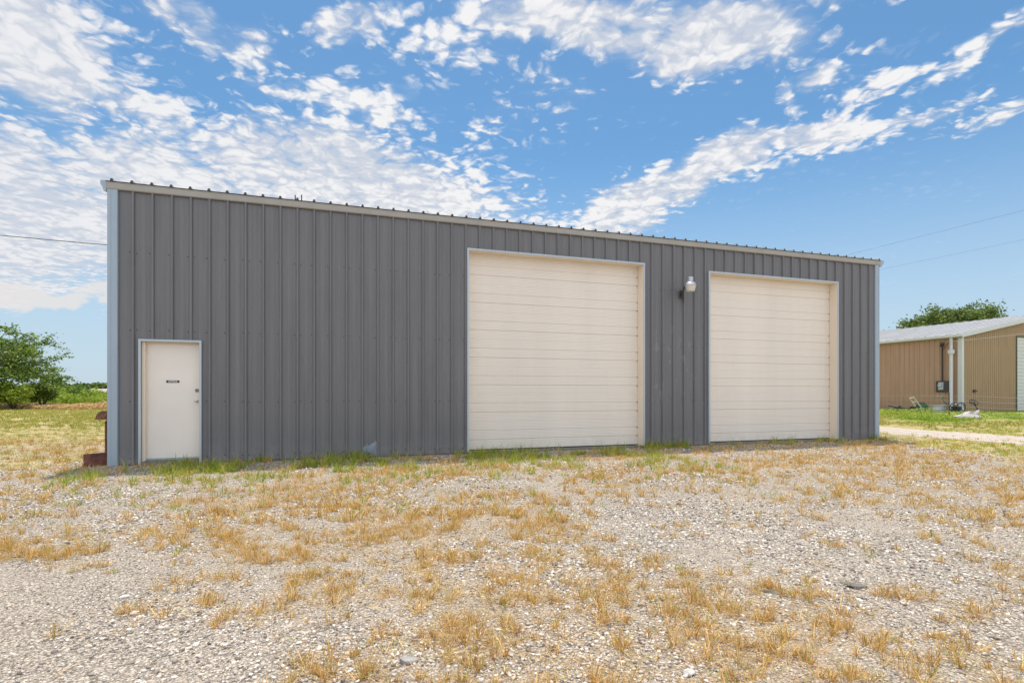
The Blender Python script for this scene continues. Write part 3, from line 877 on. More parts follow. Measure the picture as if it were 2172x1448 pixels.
mb = MB(); mb.lathe([(0.0, 0.22), (0.09, 0.20), (0.10, 0.0), (0.04, -0.08)], 10, c=(-0.12, 1.0, 4.22)); mb.box((-0.3, 0.95, 4.15), (-0.05, 1.05, 4.19)); mb.build('weatherhead', M['pipe'], mst)
mb = MB(); mb.tube([(-0.15, 0.98, 4.25), (-0.35, 0.85, 3.98), (-0.45, 0.6, 4.05), (-0.47, 0.42, 4.36)], 0.018, 6); mb.build('drip_loop', M['wire'], mst)
mb = MB()
x0, x1, zt = GO[0]
z = SZ
while z < zt:
    mb.box((x0 - 0.02, -0.02, z), (x1 + 0.02, 0.02, min(z + 0.21, zt + 0.02))); z += 0.222
sdo = mb.build('sliding_door', M['whitedoor'], shed)
mb = MB(); mb.box((x0 - 0.10, -0.06, 0.1), (x0 - 0.022, -0.031, zt + 0.05)); mb.box((x0 - 0.10, -0.06, zt + 0.051), (x1 + 0.1, -0.031, zt + 0.13)); mb.build('door_trim', simple('green_trim', (0.10, 0.12, 0.08), 0.6), sdo)
mb = MB(); mb.box((1.02, -0.11, 1.36), (1.14, -0.033, 1.52)); mb.box((1.155, -0.10, 1.40), (1.28, -0.033, 1.50)); mb.build('outlet_box', M['panelbox'], shed, bevel=0.006)
cable('power_line', (SX - 0.342 * 0.95 - 0.25, SY + 0.94 * 0.95, 4.38), (27.5, 12, 4.72), 0.012, 0.12, 'service wire strung across the front of the tan shed to its mast', m='fencewire')

# ------------------------------------------------------------------ wire fence
def fx(y): return 20.96 + (y - 26) * (-0.27) * (0.55 if y > 26 else -1.05)
fence = empty('wire_fence', (fx(26), 26, 0), 0, 'low wire fence of thin pale strands on rusty steel posts before the tan shed', 'fence')
FB = Vector((fx(26), 26, 0))
for y in (14.5, 20.3, 26.0, 32.4, 38.5):
    x = fx(y); g = gz(x, y)
    mb = MB()
    mb.box((x - 0.022 - FB.x, y - 0.005 - FB.y, g - 0.2), (x + 0.022 - FB.x, y + 0.005 - FB.y, g + 1.18))
    mb.box((x - 0.005 - FB.x, y - 0.030 - FB.y, g - 0.2), (x + 0.005 - FB.x, y - 0.0055 - FB.y, g + 1.18))
    mb.build('fence_post', M['rust'], fence)
for h in (0.30, 0.56, 0.80, 1.02):
    mb = MB(); pts = []
    for y in np.arange(14.5, 38.6, 1.0):
        pts.append((fx(y) - FB.x, y - FB.y, gz(fx(y), y) + h + 0.012 * math.sin(y * 1.3 + h * 9)))
    mb.tube(pts, 0.0045, 4); mb.build('fence_wire', M['fencewire'], fence)

# ------------------------------------------------------------------ things lying between fence and shed
def ring(mb, c, r, t, ax, n=24, a0=0, a1=360):
    """ring or arc of tube round axis 'x' or 'y'"""
    pts = []
    for i in range(n + 1):
        a = R(a0 + (a1 - a0) * i / n)
        if ax == 'y': pts.append((c[0] + r * math.cos(a), c[1], c[2] + r * math.sin(a)))
        elif ax == 'x': pts.append((c[0], c[1] + r * math.cos(a), c[2] + r * math.sin(a)))
        else: pts.append((c[0] + r * math.cos(a), c[1] + r * math.sin(a), c[2]))
    mb.tube(pts, t, 6)
# hose reel cart
gx0, gy0 = 22.95, 30.8
hr = empty('hose_reel_cart', (gx0, gy0, gz(gx0, gy0)), R(-12), 'green hose reel cart with a pale ladder handle standing near the tan shed', 'hose reel')
mb = MB(); mb.tube([(-0.42, -0.2, 0.82), (0.10, -0.2, 0.0)], 0.032, 6); mb.tube([(-0.20, -0.2, 0.86), (0.32, -0.2, 0.06)], 0.032, 6)
mb.tube([(-0.42, -0.2, 0.82), (-0.20, -0.2, 0.86)], 0.034, 6); mb.tube([(-0.26, -0.2, 0.60), (-0.05, -0.2, 0.63)], 0.028, 6); mb.build('handle', M['beige'], hr)
mb = MB(); mb.lathe([(0.0, -0.18), (0.24, -0.18), (0.24, -0.15), (0.15, -0.14), (0.19, 0.0), (0.15, 0.14), (0.24, 0.15), (0.24, 0.18), (0.0, 0.18)], 18, Matrix.Translation((0.28, 0, 0.30)) @ RX); mb.build('reel', M['green'], hr, smooth=True)
for sy in (-0.22, 0.22):
    mb = MB(); ring(mb, (-0.10, sy, 0.17), 0.15, 0.03, 'y'); mb.lathe([(0.0, -0.01), (0.13, -0.01), (0.13, 0.01), (0, 0.01)], 12, Matrix.Translation((-0.10, sy, 0.17)) @ RX); mb.build('wheel', M['black'], hr)
mb = MB(); ring(mb, (0.30, 0.05, 0.27), 0.30, 0.02, 'y', a0=-20, a1=120); mb.build('hose', M['black'], hr)
# stock tub
gx0, gy0 = 24.5, 31.2
tb = empty('metal_tub', (gx0, gy0, gz(gx0, gy0)), R(15), 'oval galvanised stock tub with dark inside, on the ground near the tan shed wall', 'tub')
mb = MB()
S_ = Matrix.Diagonal((1.0, 0.62, 1, 1))
mb.lathe([(0.0, 0.02), (0.46, 0.0), (0.485, 0.10), (0.47, 0.12), (0.49, 0.24), (0.48, 0.26), (0.50, 0.40)], 32, S_); mb.build('tub_wall', M['galv'], tb, smooth=True)
mb = MB(); mb.lathe([(0.505, 0.385), (0.515, 0.40), (0.505, 0.42), (0.49, 0.415), (0.485, 0.39)], 32, S_); mb.build('rim', M['galv'], tb, smooth=True)
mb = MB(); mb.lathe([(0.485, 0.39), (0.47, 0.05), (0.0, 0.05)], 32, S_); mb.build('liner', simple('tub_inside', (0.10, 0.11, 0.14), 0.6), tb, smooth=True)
# wheeled machine
gx0, gy0 = 25.25, 30.9
mc = empty('garden_tiller', (gx0, gy0, gz(gx0, gy0)), R(8), 'black wheeled garden machine with spoked wheels and a long green curved handle, beside the downspout', 'garden machine')
for cx0, rr0 in ((-0.20, 0.24), (0.30, 0.26)):
    mb = MB(); ring(mb, (cx0, -0.10, rr0 + 0.05), rr0, 0.026, 'y')
    for k in range(5):
        a_ = R(72 * k + 10); mb.tube([(cx0, -0.10, rr0 + 0.05), (cx0 + rr0 * math.cos(a_), -0.10, rr0 + 0.05 + rr0 * math.sin(a_))], 0.010, 5)
    mb.build('wheel', M['black'], mc)
mb = MB(); mb.box((-0.12, -0.08, 0.12), (0.36, 0.14, 0.34)); mb.lathe([(0, 0), (0.13, 0.0), (0.13, 0.10), (0.09, 0.16), (0.0, 0.17)], 14, c=(0.05, 0.02, 0.34)); mb.build('engine', M['black'], mc, bevel=0.02)
mb = MB(); mb.lathe([(0, 0), (0.10, 0.0), (0.11, 0.06), (0.08, 0.10), (0.0, 0.11)], 14, c=(-0.08, -0.05, 0.42)); mb.build('fuel_tank', M['galv'], mc, smooth=True)
mb = MB(); mb.tube([(-0.15, 0.0, 0.30), (-0.45, 0.0, 0.42), (-0.72, 0.0, 0.62), (-0.86, 0.0, 0.86), (-0.80, 0.0, 0.92), (-0.72, 0.0, 0.84)], 0.024, 7); mb.build('handle', M['plastic_green'], mc)
mb = MB(); mb.tube([(0.36, -0.02, 0.50), (0.52, -0.04, 0.42), (0.58, -0.05, 0.20), (0.60, -0.05, 0.0)], 0.022, 6); mb.build('guard', simple('blue_guard', (0.05, 0.16, 0.30), 0.5), mc)
# leaning stem with hand wheel
gx0, gy0 = 25.75, 30.2
hw = empty('hand_wheel_stem', (gx0, gy0, gz(gx0, gy0)), 0, 'dark hand wheel on a short leaning stem before the tan shed gable', 'hand wheel')
mb = MB(); mb.tube([(0.30, 0, 0.0), (0.0, 0, 0.52)], 0.030, 7); mb.build('stem', M['pipe'], hw)
mb = MB(); c_ = (-0.05, -0.02, 0.60)
for tilt in (0,):
    pts = []
    for i in range(25):
        a_ = R(15 * i); pts.append((c_[0] + 0.22 * math.cos(a_), c_[1] + 0.14 * math.sin(a_), c_[2] + 0.13 * math.sin(a_)))
    mb.tube(pts, 0.026, 6)
    for k in range(3):
        a_ = R(120 * k + 40); mb.tube([c_, (c_[0] + 0.22 * math.cos(a_), c_[1] + 0.14 * math.sin(a_), c_[2] + 0.13 * math.sin(a_))], 0.016, 5)
mb.lathe([(0, 0.03), (0.06, 0.02), (0.06, -0.03), (0, -0.04)], 10, c=c_)
mb.build('wheel', M['black'], hw)
# crumpled white sheet against the fence
mb = MB(); vs = []; fs = []
NU, NV = 14, 10
for j in range(NV + 1):
    for i in range(NU + 1):
        u, v = i / NU, j / NV
        x = -0.55 + 0.92 * u + 0.10 * (1 - v) * (0 if u > 0.5 else 1) * (0.5 - u) - 0.10 * v * (1 - u) + 0.05 * math.sin(v * 7)
        z = 0.03 + (0.14 + 0.28 * u) * v + 0.02 * math.sin(9 * u + 3 * v)
        y = 0.30 * v + 0.045 * math.sin(7 * u + 4 * v) + 0.03 * math.sin(15 * u - 6 * v)
        if v < 0.3 and u < 0.35: x += (0.35 - u) * (0.3 - v) * 4 * 0.35
        vs.append((x, y, z))
for j in range(NV):
    for i in range(NU):
        p0 = j * (NU + 1) + i; fs.append((p0, p0 + 1, p0 + NU + 2, p0 + NU + 1))
mb.add(vs, fs)
gx0, gy0 = 20.30, 23.85
sh = mb.build('fallen_sheet', M['sheet'], loc=(gx0, gy0, gz(gx0, gy0)), rot=(0, 0, R(-8)))
so = sh.modifiers.new('thick', 'SOLIDIFY'); so.thickness = 0.012
tag(sh, 'crumpled off white sheet lying in the grass against the wire fence', 'sheet')
# dark scrap heap by the corner
gx0, gy0 = 22.0, 30.9
sc_ = empty('scrap_pile', (gx0, gy0, gz(gx0, gy0)), 0, 'low dark pile of scrap in weeds, seen just past the right corner of the workshop', 'scrap pile')
for i in range(7):
    mb = MB(); a_ = random.uniform(0, 3.1); l_ = random.uniform(0.25, 0.6)
    c0 = Vector((random.uniform(-0.35, 0.3), random.uniform(-0.2, 0.2), random.uniform(0.12, 0.38)))
    dv = Vector((math.cos(a_), math.sin(a_), random.uniform(-0.25, 0.25))) * l_
    mb.tube([c0 - dv * 0.5, c0 + dv * 0.5], random.uniform(0.03, 0.06), 5); mb.build('scrap_bar', M['panelbox'], sc_)

# ------------------------------------------------------------------ far left: barns, trailer frame, logs
def barn(loc, w_, d_, h_, rise, label, roofm, rz=0):
    b = empty('distant_barn', loc, rz, label, 'barn')
    mb = MB(); mb.box((-w_ / 2, 0, -0.5), (w_ / 2, d_, h_)); mb.build('wall', M['tan'], b)
    mb = MB()
    mb.prism([(-0.4, h_ - 0.05), (d_ / 2, h_ + rise), (d_ + 0.4, h_ - 0.05), (d_ / 2, h_ - 0.2)], lambda p, k: ((-w_ / 2 - 0.4) if k == 0 else (w_ / 2 + 0.4), p[0], p[1]))
    mb.build('roof', roofm, b)
    return b
barn((-141, 185, 0), 24, 16, 1.75, 1.2, 'long low barn with pinkish roof far off beside the workshop corner', M['barnroof'])
barn((-167.5, 210, 0), 4.8, 7, 2.35, 0.75, 'small far shed with white roof at the left end of the pink roofed barn', M['shedtrim'])
tf = empty('trailer_frame', (-48.0, 48.0, 0.16), R(4), 'rusty steel trailer frame lying in the weeds under the left tree', 'trailer frame')
mb = MB(); mb.box((-3.2, 0, 0.42), (2.3, 0.08, 0.66)); mb.box((-3.2, 0.0, 0.66), (2.3, 0.14, 0.685)); mb.build('side_rail', M['rust'], tf)
mb = MB(); mb.box((-3.2, 1.8, 0.42), (2.3, 1.88, 0.66)); mb.build('side_rail', M['rust'], tf)
for x in (-3.0, -1.2, 0.6, 2.1):
    mb = MB(); mb.box((x, 0.085, 0.45), (x + 0.1, 1.795, 0.6)); mb.build('cross_member', M['rust'], tf)
for x in (-2.4, 1.6):
    mb = MB(); mb.box((x - 0.12, 0.8, -0.1), (x + 0.12, 1.0, 0.44)); mb.build('support', M['wood'], tf)
lp = empty('driftwood_log', (-40.0, 54, 0), 0, 'bleached fallen logs and branches in straw near the left edge of the workshop', 'logs')
for i in range(6):
    mb = MB(); a_ = random.uniform(-0.35, 0.35); l_ = random.uniform(1.0, 2.2); c0 = Vector((random.uniform(-1.2, 1.2), random.uniform(-0.6, 0.6), 0.14 + 0.09 * i))
    dv = Vector((math.cos(a_), math.sin(a_), random.uniform(-0.1, 0.1))) * l_ * 0.5
    mb.tube([c0 - dv, c0, c0 + dv + Vector((0, 0, 0.1))], [0.08, 0.07, 0.03], 6); mb.build('log', simple('bleached_wood', (0.42, 0.34, 0.28), 0.9) if i == 0 else bpy.data.materials['bleached_wood'], lp)

# ------------------------------------------------------------------ foliage helpers
def leaf_cards(P, size, rngl, up=0.35, aspect=0.55):
    """two triangles per leaf spray, random tilt; P Nx3"""
    n = len(P)
    a = rngl.normal(size=(n, 3)); a[:, 2] *= 0.5; a /= np.linalg.norm(a, axis=1)[:, None]
    b = rngl.normal(size=(n, 3)); b -= (b * a).sum(1)[:, None] * a; b /= np.linalg.norm(b, axis=1)[:, None]
    s = size * rngl.uniform(0.6, 1.4, n)[:, None]
    v = np.stack([P - a * s * 0.5, P + b * s * aspect * 0.5, P + a * s * 0.5, P - b * s * aspect * 0.5], 1).reshape(-1, 3)
    k = np.arange(n)[:, None] * 4
    t = np.concatenate([k + np.array([[0, 1, 2]]), k + np.array([[0, 2, 3]])])
    return v, t
GREENS = [(0.0, (0.045, 0.085, 0.014)), (0.4, (0.11, 0.19, 0.028)), (0.75, (0.20, 0.30, 0.045)), (1.0, (0.34, 0.42, 0.08))]
BRIGHT = [(0.0, (0.12, 0.20, 0.018)), (0.5, (0.28, 0.38, 0.04)), (1.0, (0.46, 0.52, 0.09))]
M['leaf'] = island_mat('tree_leaves', GREENS, 0.55, 0.35, 0.4)
M['leaf2'] = island_mat('bright_leaves', BRIGHT, 0.6, 0.35, 0.3)
M['oak'] = island_mat('oak_leaves', [(0.0, (0.05, 0.09, 0.018)), (0.5, (0.12, 0.18, 0.035)), (1.0, (0.24, 0.31, 0.065))], 0.55, 0.3, 0.4)

def tree(name, base, height, spread, trunk_h, n_limb, n_sub, leaves_per, leaf, droop, label, cat, mleaf, trunk_r=0.25, seed=1, flat=0.7, bottom=0.25, rad=0.45, group=None):
    rl = np.random.default_rng(seed)
    t = empty(name, base, 0, label, cat, group)
    tk = MB()
    top = Vector((0, 0, trunk_h))
    tk.tube([(0, 0, -0.3), (0.03, 0.02, trunk_h * 0.5), (0, 0, trunk_h), (0.1, 0.0, trunk_h + (height - trunk_h) * 0.5)], [trunk_r * 1.3, trunk_r, trunk_r * 0.85, trunk_r * 0.3], 9)
    pts = []
    ctr_z = height * bottom
    for i in range(n_limb):
        az = 2 * math.pi * (i * 0.618 % 1.0); el = math.asin(min(0.98, (i + 0.5) / n_limb * 1.0)) * 0.98
        L = rl.uniform(0.78, 1.05)
        end = Vector((math.cos(az) * math.cos(el) * spread * L, math.sin(az) * math.cos(el) * spread * L, ctr_z + (height - ctr_z) * math.sin(el) * L ** 0.5))
        st = Vector((0, 0, trunk_h * rl.uniform(0.75, 1.0)))
        mid = st.lerp(end, 0.5) + Vector((0, 0, height * 0.07))
        end.z -= droop * rl.uniform(0.3, 1.0) * math.cos(el)
        end.z = min(end.z, height)
        tk.tube([st, st.lerp(mid, 0.55) + Vector((0, 0, 0.1)), mid, end], [trunk_r * 0.42, trunk_r * 0.3, trunk_r * 0.2, 0.012], 5)
        for j in range(n_sub):
            q = rl.uniform(0.35, 1.0)
            p = (st.lerp(mid, q * 2) if q < 0.5 else mid.lerp(end, q * 2 - 1))
            a2 = az + rl.normal() * 0.9; l2 = spread * rl.uniform(0.12, 0.34) * (1.25 - 0.4 * q)
            e2 = p + Vector((math.cos(a2) * l2, math.sin(a2) * l2, l2 * rl.uniform(-0.25, 0.85) - droop * 0.2))
            if e2.z > height: e2.z = height - rl.uniform(0, 0.4)
            if j % 2 == 0: tk.tube([p, e2], [trunk_r * 0.10, 0.008], 4, caps=False)
            qs = rl.uniform(0.1, 1.08, leaves_per)
            base_p = np.array(p)[None, :] * (1 - qs[:, None]) + np.array(e2)[None, :] * qs[:, None]
            base_p = base_p + rl.normal(size=(leaves_per, 3)) * np.array([rad, rad, rad * flat * 0.7]) * 0.55
            pts.append(base_p)
    P = np.concatenate(pts)
    P = P[P[:, 2] > 0.2]
    tk.build('trunk', M['bark'], t, smooth=True)
    v, tr_ = leaf_cards(P, leaf, rl)
    np_mesh('crown', v, tr_, M[mleaf] if isinstance(mleaf, str) else mleaf, t)
    return t

tree('spreading_tree', (-44.7, 45, 0), 7.9, 6.6, 2.2, 38, 15, 42, 0.22, 1.2, 'wide loose crowned green tree at the left edge of the field', 'tree', 'leaf', 0.3, seed=5, bottom=0.30, rad=0.40)
tree('oak_tree', (51.8, 64, 0), 11.7, 5.7, 3.0, 56, 16, 90, 0.30, 0.3, 'dark rounded oak rising behind the roof of the tan shed', 'tree', 'oak', 0.4, seed=9, bottom=0.50, rad=0.75)
def shrub(name, base, h, r, n, leaf, label, mleaf, seed, cat='bush', group=None, nb=9):
    rl = np.random.default_rng(seed)
    t = empty(name, base, 0, label, cat, group)
    st = MB(); pts = []
    for i in range(nb):
        az = rl.uniform(0, 6.28); e = Vector((math.cos(az) * r * rl.uniform(0.2, 0.8), math.sin(az) * r * rl.uniform(0.2, 0.8), h * rl.uniform(0.45, 0.85)))
        st.tube([(0, 0, -0.1), e * 0.5 + Vector((0, 0, 0.1)), e], [0.05, 0.035, 0.012], 5)
        m_ = n // nb
        dvec = rl.normal(size=(m_, 3)); dvec /= np.linalg.norm(dvec, axis=1)[:, None]
        rr2 = r * 0.52 * rl.uniform(0.35, 1.0, m_) ** 0.5 * (1 + 0.25 * np.sin(dvec[:, 0] * 9 + i) * np.sin(dvec[:, 2] * 7))
        pts.append(np.array(e)[None, :] + dvec * rr2[:, None] * np.array([1, 1, 0.75 * h / max(r, 0.1) * 0.7]))
    P = np.concatenate(pts); P[:, 2] = np.abs(P[:, 2])
    st.build('stems', M['bark'], t)
    v, tr_ = leaf_cards(P, leaf, rl); np_mesh('foliage', v, tr_, M[mleaf], t)
    return t
shrub('bush', (-42.0, 42.5, 0), 2.5, 2.0, 8000, 0.20, 'tall bright green bush at the far left edge under the spreading tree', 'leaf2', 3)
shrub('bush', (-40.0, 43.5, 0), 2.1, 1.3, 6000, 0.17, 'bright rounded bush right of the leftmost bush', 'leaf2', 4)
shrub('bush', (-39.4, 45.5, 0), 2.2, 0.9, 4500, 0.17, 'dark green bush at the right foot of the spreading tree', 'leaf', 6)
shrub('sapling', (-45.4, 57.0, 0), 2.1, 1.3, 1500, 0.22, 'small young tree standing before the far barn roofs', 'leaf', 12, 'sapling', nb=7)
shrub('bush', (-54.5, 66, 0), 2.1, 2.0, 4500, 0.22, 'low rounded green bush between the trees and the far barns', 'leaf', 14)

# weeds along the far edge of the field and at the foot of the shed: ground cover
def weeds(name, regions, leaf, mats, label, seed):
    rl = np.random.default_rng(seed); pts = []
    for (x0, x1, y0, y1, n, h) in regions:
        x = rl.uniform(x0, x1, n); y = rl.uniform(y0, y1, n)
        hh = h * (0.35 + 1.3 * fbm(x, y, 0.45, seed, 3) ** 1.5)
        z = ground_z(x, y) + hh * rl.uniform(0, 1, n) ** 0.8
        pts.append(np.stack([x, y, z], 1))
    v, tr_ = leaf_cards(np.concatenate(pts), leaf, rl)
    return tag(np_mesh(name, v, tr_, mats), label, 'weeds', kind='stuff')
weeds('weeds', [(-62, -34, 51, 62, 36000, 1.55), (-80, -36, 60, 70, 18000, 1.25)], 0.22, M['leaf2'], 'tall green weeds along the far side of the left field', 31)
weeds('weeds', [(18.5, 22.2, 28.0, 33, 5000, 0.28), (22, 27, 29, 33, 1500, 0.10), (18.4, 20.6, 23.5, 27, 4000, 0.20), (24.8, 26.6, 32, 33.2, 500, 0.2)], 0.07, M['leaf2'], 'low green weeds around the fence foot before the tan shed', 33)
M['strawleaf'] = island_mat('dry_weeds', [(0, (0.44, 0.29, 0.13)), (0.5, (0.60, 0.43, 0.21)), (1.0, (0.74, 0.58, 0.34))], 0.9, 0.2, 0.1)
weeds('dry_weeds', [(-52, -32, 46.5, 52, 9000, 0.42), (-41, -32, 43.5, 47, 5000, 0.5)], 0.2, M['strawleaf'], 'band of dry tan weeds in front of the green weeds on the left', 35)

# wooded ridge on the horizon
hl = MB()
hx = np.linspace(-620, -60, 60)
vs = []; fs = []
for i, x in enumerate(hx):
    y = 420 + 30 * math.sin(x * 0.01)
    h = 4.5 + 4.0 * float(fbm([x], [0.0], 0.008, 61)[0])
    for (dy, hz_) in ((-60, -0.6), (-20, h * 0.6), (20, h), (140, -1)):
        vs.append((x, y + dy, hz_))
for i in range(len(hx) - 1):
    for j in range(3):
        p0 = i * 4 + j; fs.append((p0, p0 + 4, p0 + 5, p0 + 1))
hl.add(vs, fs)
hill = tag(hl.build('hills', simple('wooded_hill', (0.05, 0.075, 0.03), 0.95, 0, 0.3, 0.05), smooth=True), kind='structure')
rl = np.random.default_rng(71)
nc = 420
fxs = rl.uniform(-610, -70, nc); q = rl.uniform(-40, 20, nc)
pts = []
for i in range(nc):
    x = fxs[i]; h = 4.5 + 4.0 * float(fbm([x], [0.0], 0.008, 61)[0]); y = 420 + 30 * math.sin(x * 0.01) + q[i]
    zc = h * (0.2 if q[i] < -20 else 0.8) + rl.uniform(-0.5, 1.5); rr_ = rl.uniform(3, 6)
    dv = rl.normal(size=(110, 3)); dv /= np.linalg.norm(dv, axis=1)[:, None]
    pts.append(np.array([x, y, zc])[None, :] + dv * rr_ * np.array([1, 0.8, 0.55]) * rl.uniform(0.6, 1.05, 110)[:, None])
v, tr_ = leaf_cards(np.concatenate(pts), 1.9, rl, aspect=0.9)
tag(np_mesh('forest', v, tr_, M['oak']), 'dark green wooded ridge along the horizon on the left', 'forest', kind='stuff')

# ------------------------------------------------------------------ gravel stones
ICO = []
ph = (1 + 5 ** 0.5) / 2
for a, b in ((-1, ph), (1, ph), (-1, -ph), (1, -ph)): ICO.append((a, b, 0))
for a, b in ((-1, ph), (1, ph), (-1, -ph), (1, -ph)): ICO.append((0, a, b))
for a, b in ((ph, -1), (ph, 1), (-ph, -1), (-ph, 1)): ICO.append((a, 0, b))
ICO = np.array(ICO) / math.hypot(1, ph)
ICOT = np.array([(0, 11, 5), (0, 5, 1), (0, 1, 7), (0, 7, 10), (0, 10, 11), (1, 5, 9), (5, 11, 4), (11, 10, 2), (10, 7, 6), (7, 1, 8), (3, 9, 4), (3, 4, 2), (3, 2, 6), (3, 6, 8), (3, 8, 9), (4, 9, 5), (2, 4, 11), (6, 2, 10), (8, 6, 7), (9, 8, 1)])
OCT = np.array([(1, 0, 0), (-1, 0, 0), (0, 1, 0), (0, -1, 0), (0, 0, 1), (0, 0, -1)], float)
OCTT = np.array([(0, 2, 4), (2, 1, 4), (1, 3, 4), (3, 0, 4), (2, 0, 5), (1, 2, 5), (3, 1, 5), (0, 3, 5)])
def stones(x, y, size, base, tri, rl, jit=0.28, flat=0.6, sink=0.25):
    n = len(x); k = len(base)
    v = base[None] * (1 + rl.uniform(-jit, jit, (n, k, 1)))
    v = v * np.stack([rl.uniform(0.75, 1.3, n), rl.uniform(0.6, 1.0, n), rl.uniform(0.7, 1.1, n) * flat], 1)[:, None, :]
    tx = rl.normal(0, 0.35, n); c, s = np.cos(tx)[:, None], np.sin(tx)[:, None]
    v = np.stack([v[..., 0], v[..., 1] * c - v[..., 2] * s, v[..., 1] * s + v[..., 2] * c], -1)
    az = rl.uniform(0, 6.283, n); c, s = np.cos(az)[:, None], np.sin(az)[:, None]
    v = np.stack([v[..., 0] * c - v[..., 1] * s, v[..., 0] * s + v[..., 1] * c, v[..., 2]], -1)
    v = v * size[:, None, None] * 0.5
    z = ground_z(x, y) + size * 0.5 * flat * (0.55 - sink)
    v = v + np.stack([x, y, z], 1)[:, None, :]
    t = (np.arange(n)[:, None, None] * k + tri[None]).reshape(-1, 3)
    return v.reshape(-1, 3), t
M['gravel'] = island_mat('gravel_stones', [(0.0, (0.14, 0.118, 0.105)), (0.18, (0.29, 0.252, 0.222)), (0.45, (0.49, 0.44, 0.39)), (0.74, (0.64, 0.575, 0.505)), (0.95, (0.85, 0.80, 0.735)), (1.0, (0.68, 0.48, 0.29))], 0.9, 0, 0.2)
def wedge(n, y0, y1, rl, m=0.12, side=1.2):
    """points in the ground seen from the yard's front, uniform per area"""
    y = np.sqrt(rl.uniform(y0 ** 2, y1 ** 2, n)); hw_ = 0.944 * y
    x = rl.uniform(-1, 1, n) * (hw_ * (1 + m) + side)
    return x, y
def front_only(x, y, gap=0.03):
    s, t = to_b(x, y)
    return ~((t > -gap) & (s > -0.05) & (s < BL + 0.05))
rl = np.random.default_rng(101)
x, y = wedge(1150000, 1.9, 17.0, rl, 0.03, 0.4)
pk = np.clip(3.8 / y, 0.20, 1.0) ** 1.3
keep = front_only(x, y) & (rl.uniform(0, 1, len(x)) < pk * (1 - grass_zone(x, y) * 0.95)) & (y < 15 + 0.35 * x)
fines = 0.40 + 0.60 * sstep(fbm(x, y, 0.85, 66, 4), 0.36, 0.56) - 0.45 * blob(x, y, -2.5, 2.6, 0.9, 0.8)
keep &= rl.uniform(0, 1, len(x)) < fines
x, y = x[keep], y[keep]
sz = (0.0058 + 0.018 * rl.uniform(0, 1, len(x)) ** 3.8) * (0.80 + 0.075 * y)
coarse = fbm(x, y, 1.1, 55, 3)
sz = sz * (0.75 + 0.55 * sstep(coarse, 0.35, 0.65))
bigs = (sz > 0.019) & (y < 5.5)
va_, ta_ = stones(x[bigs], y[bigs], sz[bigs], ICO, ICOT, rl, jit=0.42)
vb_, tb2_ = stones(x[~bigs], y[~bigs], sz[~bigs] * 1.15, OCT, OCTT, rl, jit=0.42, flat=0.75)
v1_, t1_ = va_, ta_
v2_, t2_ = vb_, tb2_
print('stones', len(x), bigs.sum())
gr = np_mesh('gravel', np.concatenate([v1_, v2_]), np.concatenate([t1_, t2_ + len(v1_)]), M['gravel'])
tag(gr, 'loose pale crushed stone covering the yard', 'gravel', kind='stuff')

# single rocks one can pick out
def rock(x, y, s, flat, label, matc, seed, rz=0.0, sx=1.0):
    rl_ = np.random.default_rng(seed)
    me = bpy.data.meshes.new('rock')
    import bmesh
    bm = bmesh.new(); bmesh.ops.create_icosphere(bm, subdivisions=3, radius=0.5)
    for v in bm.verts:
        q = v.co.copy()
        for _ in range(1):
            k = float(fbm([q.x * 3 + seed], [q.y * 3 + q.z * 2.3], 1.0, seed)[0])
        # chop with a few planes for broken faces
        v.co *= 0.85 + 0.35 * k
    pl = rl_.normal(size=(9, 3)); pl /= np.linalg.norm(pl, axis=1)[:, None]
    for v in bm.verts:
        for p_ in pl:
            dpt = v.co.dot(Vector(p_)) - 0.36
            if dpt > 0: v.co -= Vector(p_) * dpt
        v.co.x *= s * sx; v.co.y *= s * 0.8; v.co.z *= s * flat
    bm.to_mesh(me); bm.free(); me.materials.append(matc)
    o = bpy.data.objects.new('rock', me); col.objects.link(o)
    o.location = (x, y, gz(x, y) + s * flat * 0.22); o.rotation_euler = (0.05, 0.04, rz)
    return tag(o, label, 'rock')
RW = simple('pale_limestone', (0.62, 0.59, 0.56), 0.9, 0, 0.2, 12, 0.5)
RD = simple('dark_broken_rock', (0.17, 0.16, 0.145), 0.9, 0, 0.4, 14, 0.6)
RB = simple('grey_stone', (0.33, 0.31, 0.30), 0.9, 0, 0.3, 12, 0.6)
rock(-0.51, 2.66, 0.085, 0.45, 'dark grey stone in straw at bottom centre left of the yard', RB, 1, 0.2, 1.3)
rock(0.82, 2.52, 0.06, 0.7, 'squarish pale stone at the bottom edge right of centre', RW, 2, 0.1)
rock(2.33, 3.66, 0.105, 0.38, 'flat dark slab of rock on bare gravel in the right foreground', RD, 3, -0.35, 1.5)
rock(-2.47, 3.46, 0.06, 0.5, 'pale stone on bare gravel in the left foreground', RW, 4, 0.5)
rock(-2.23, 3.20, 0.05, 0.6, 'chunky white stone just nearer than the pale stone in the left foreground', RW, 5, 1.2)
rock(1.72, 3.55, 0.09, 0.22, 'thin brown stone sliver left of the flat dark slab', RD, 6, -0.3, 2.0)

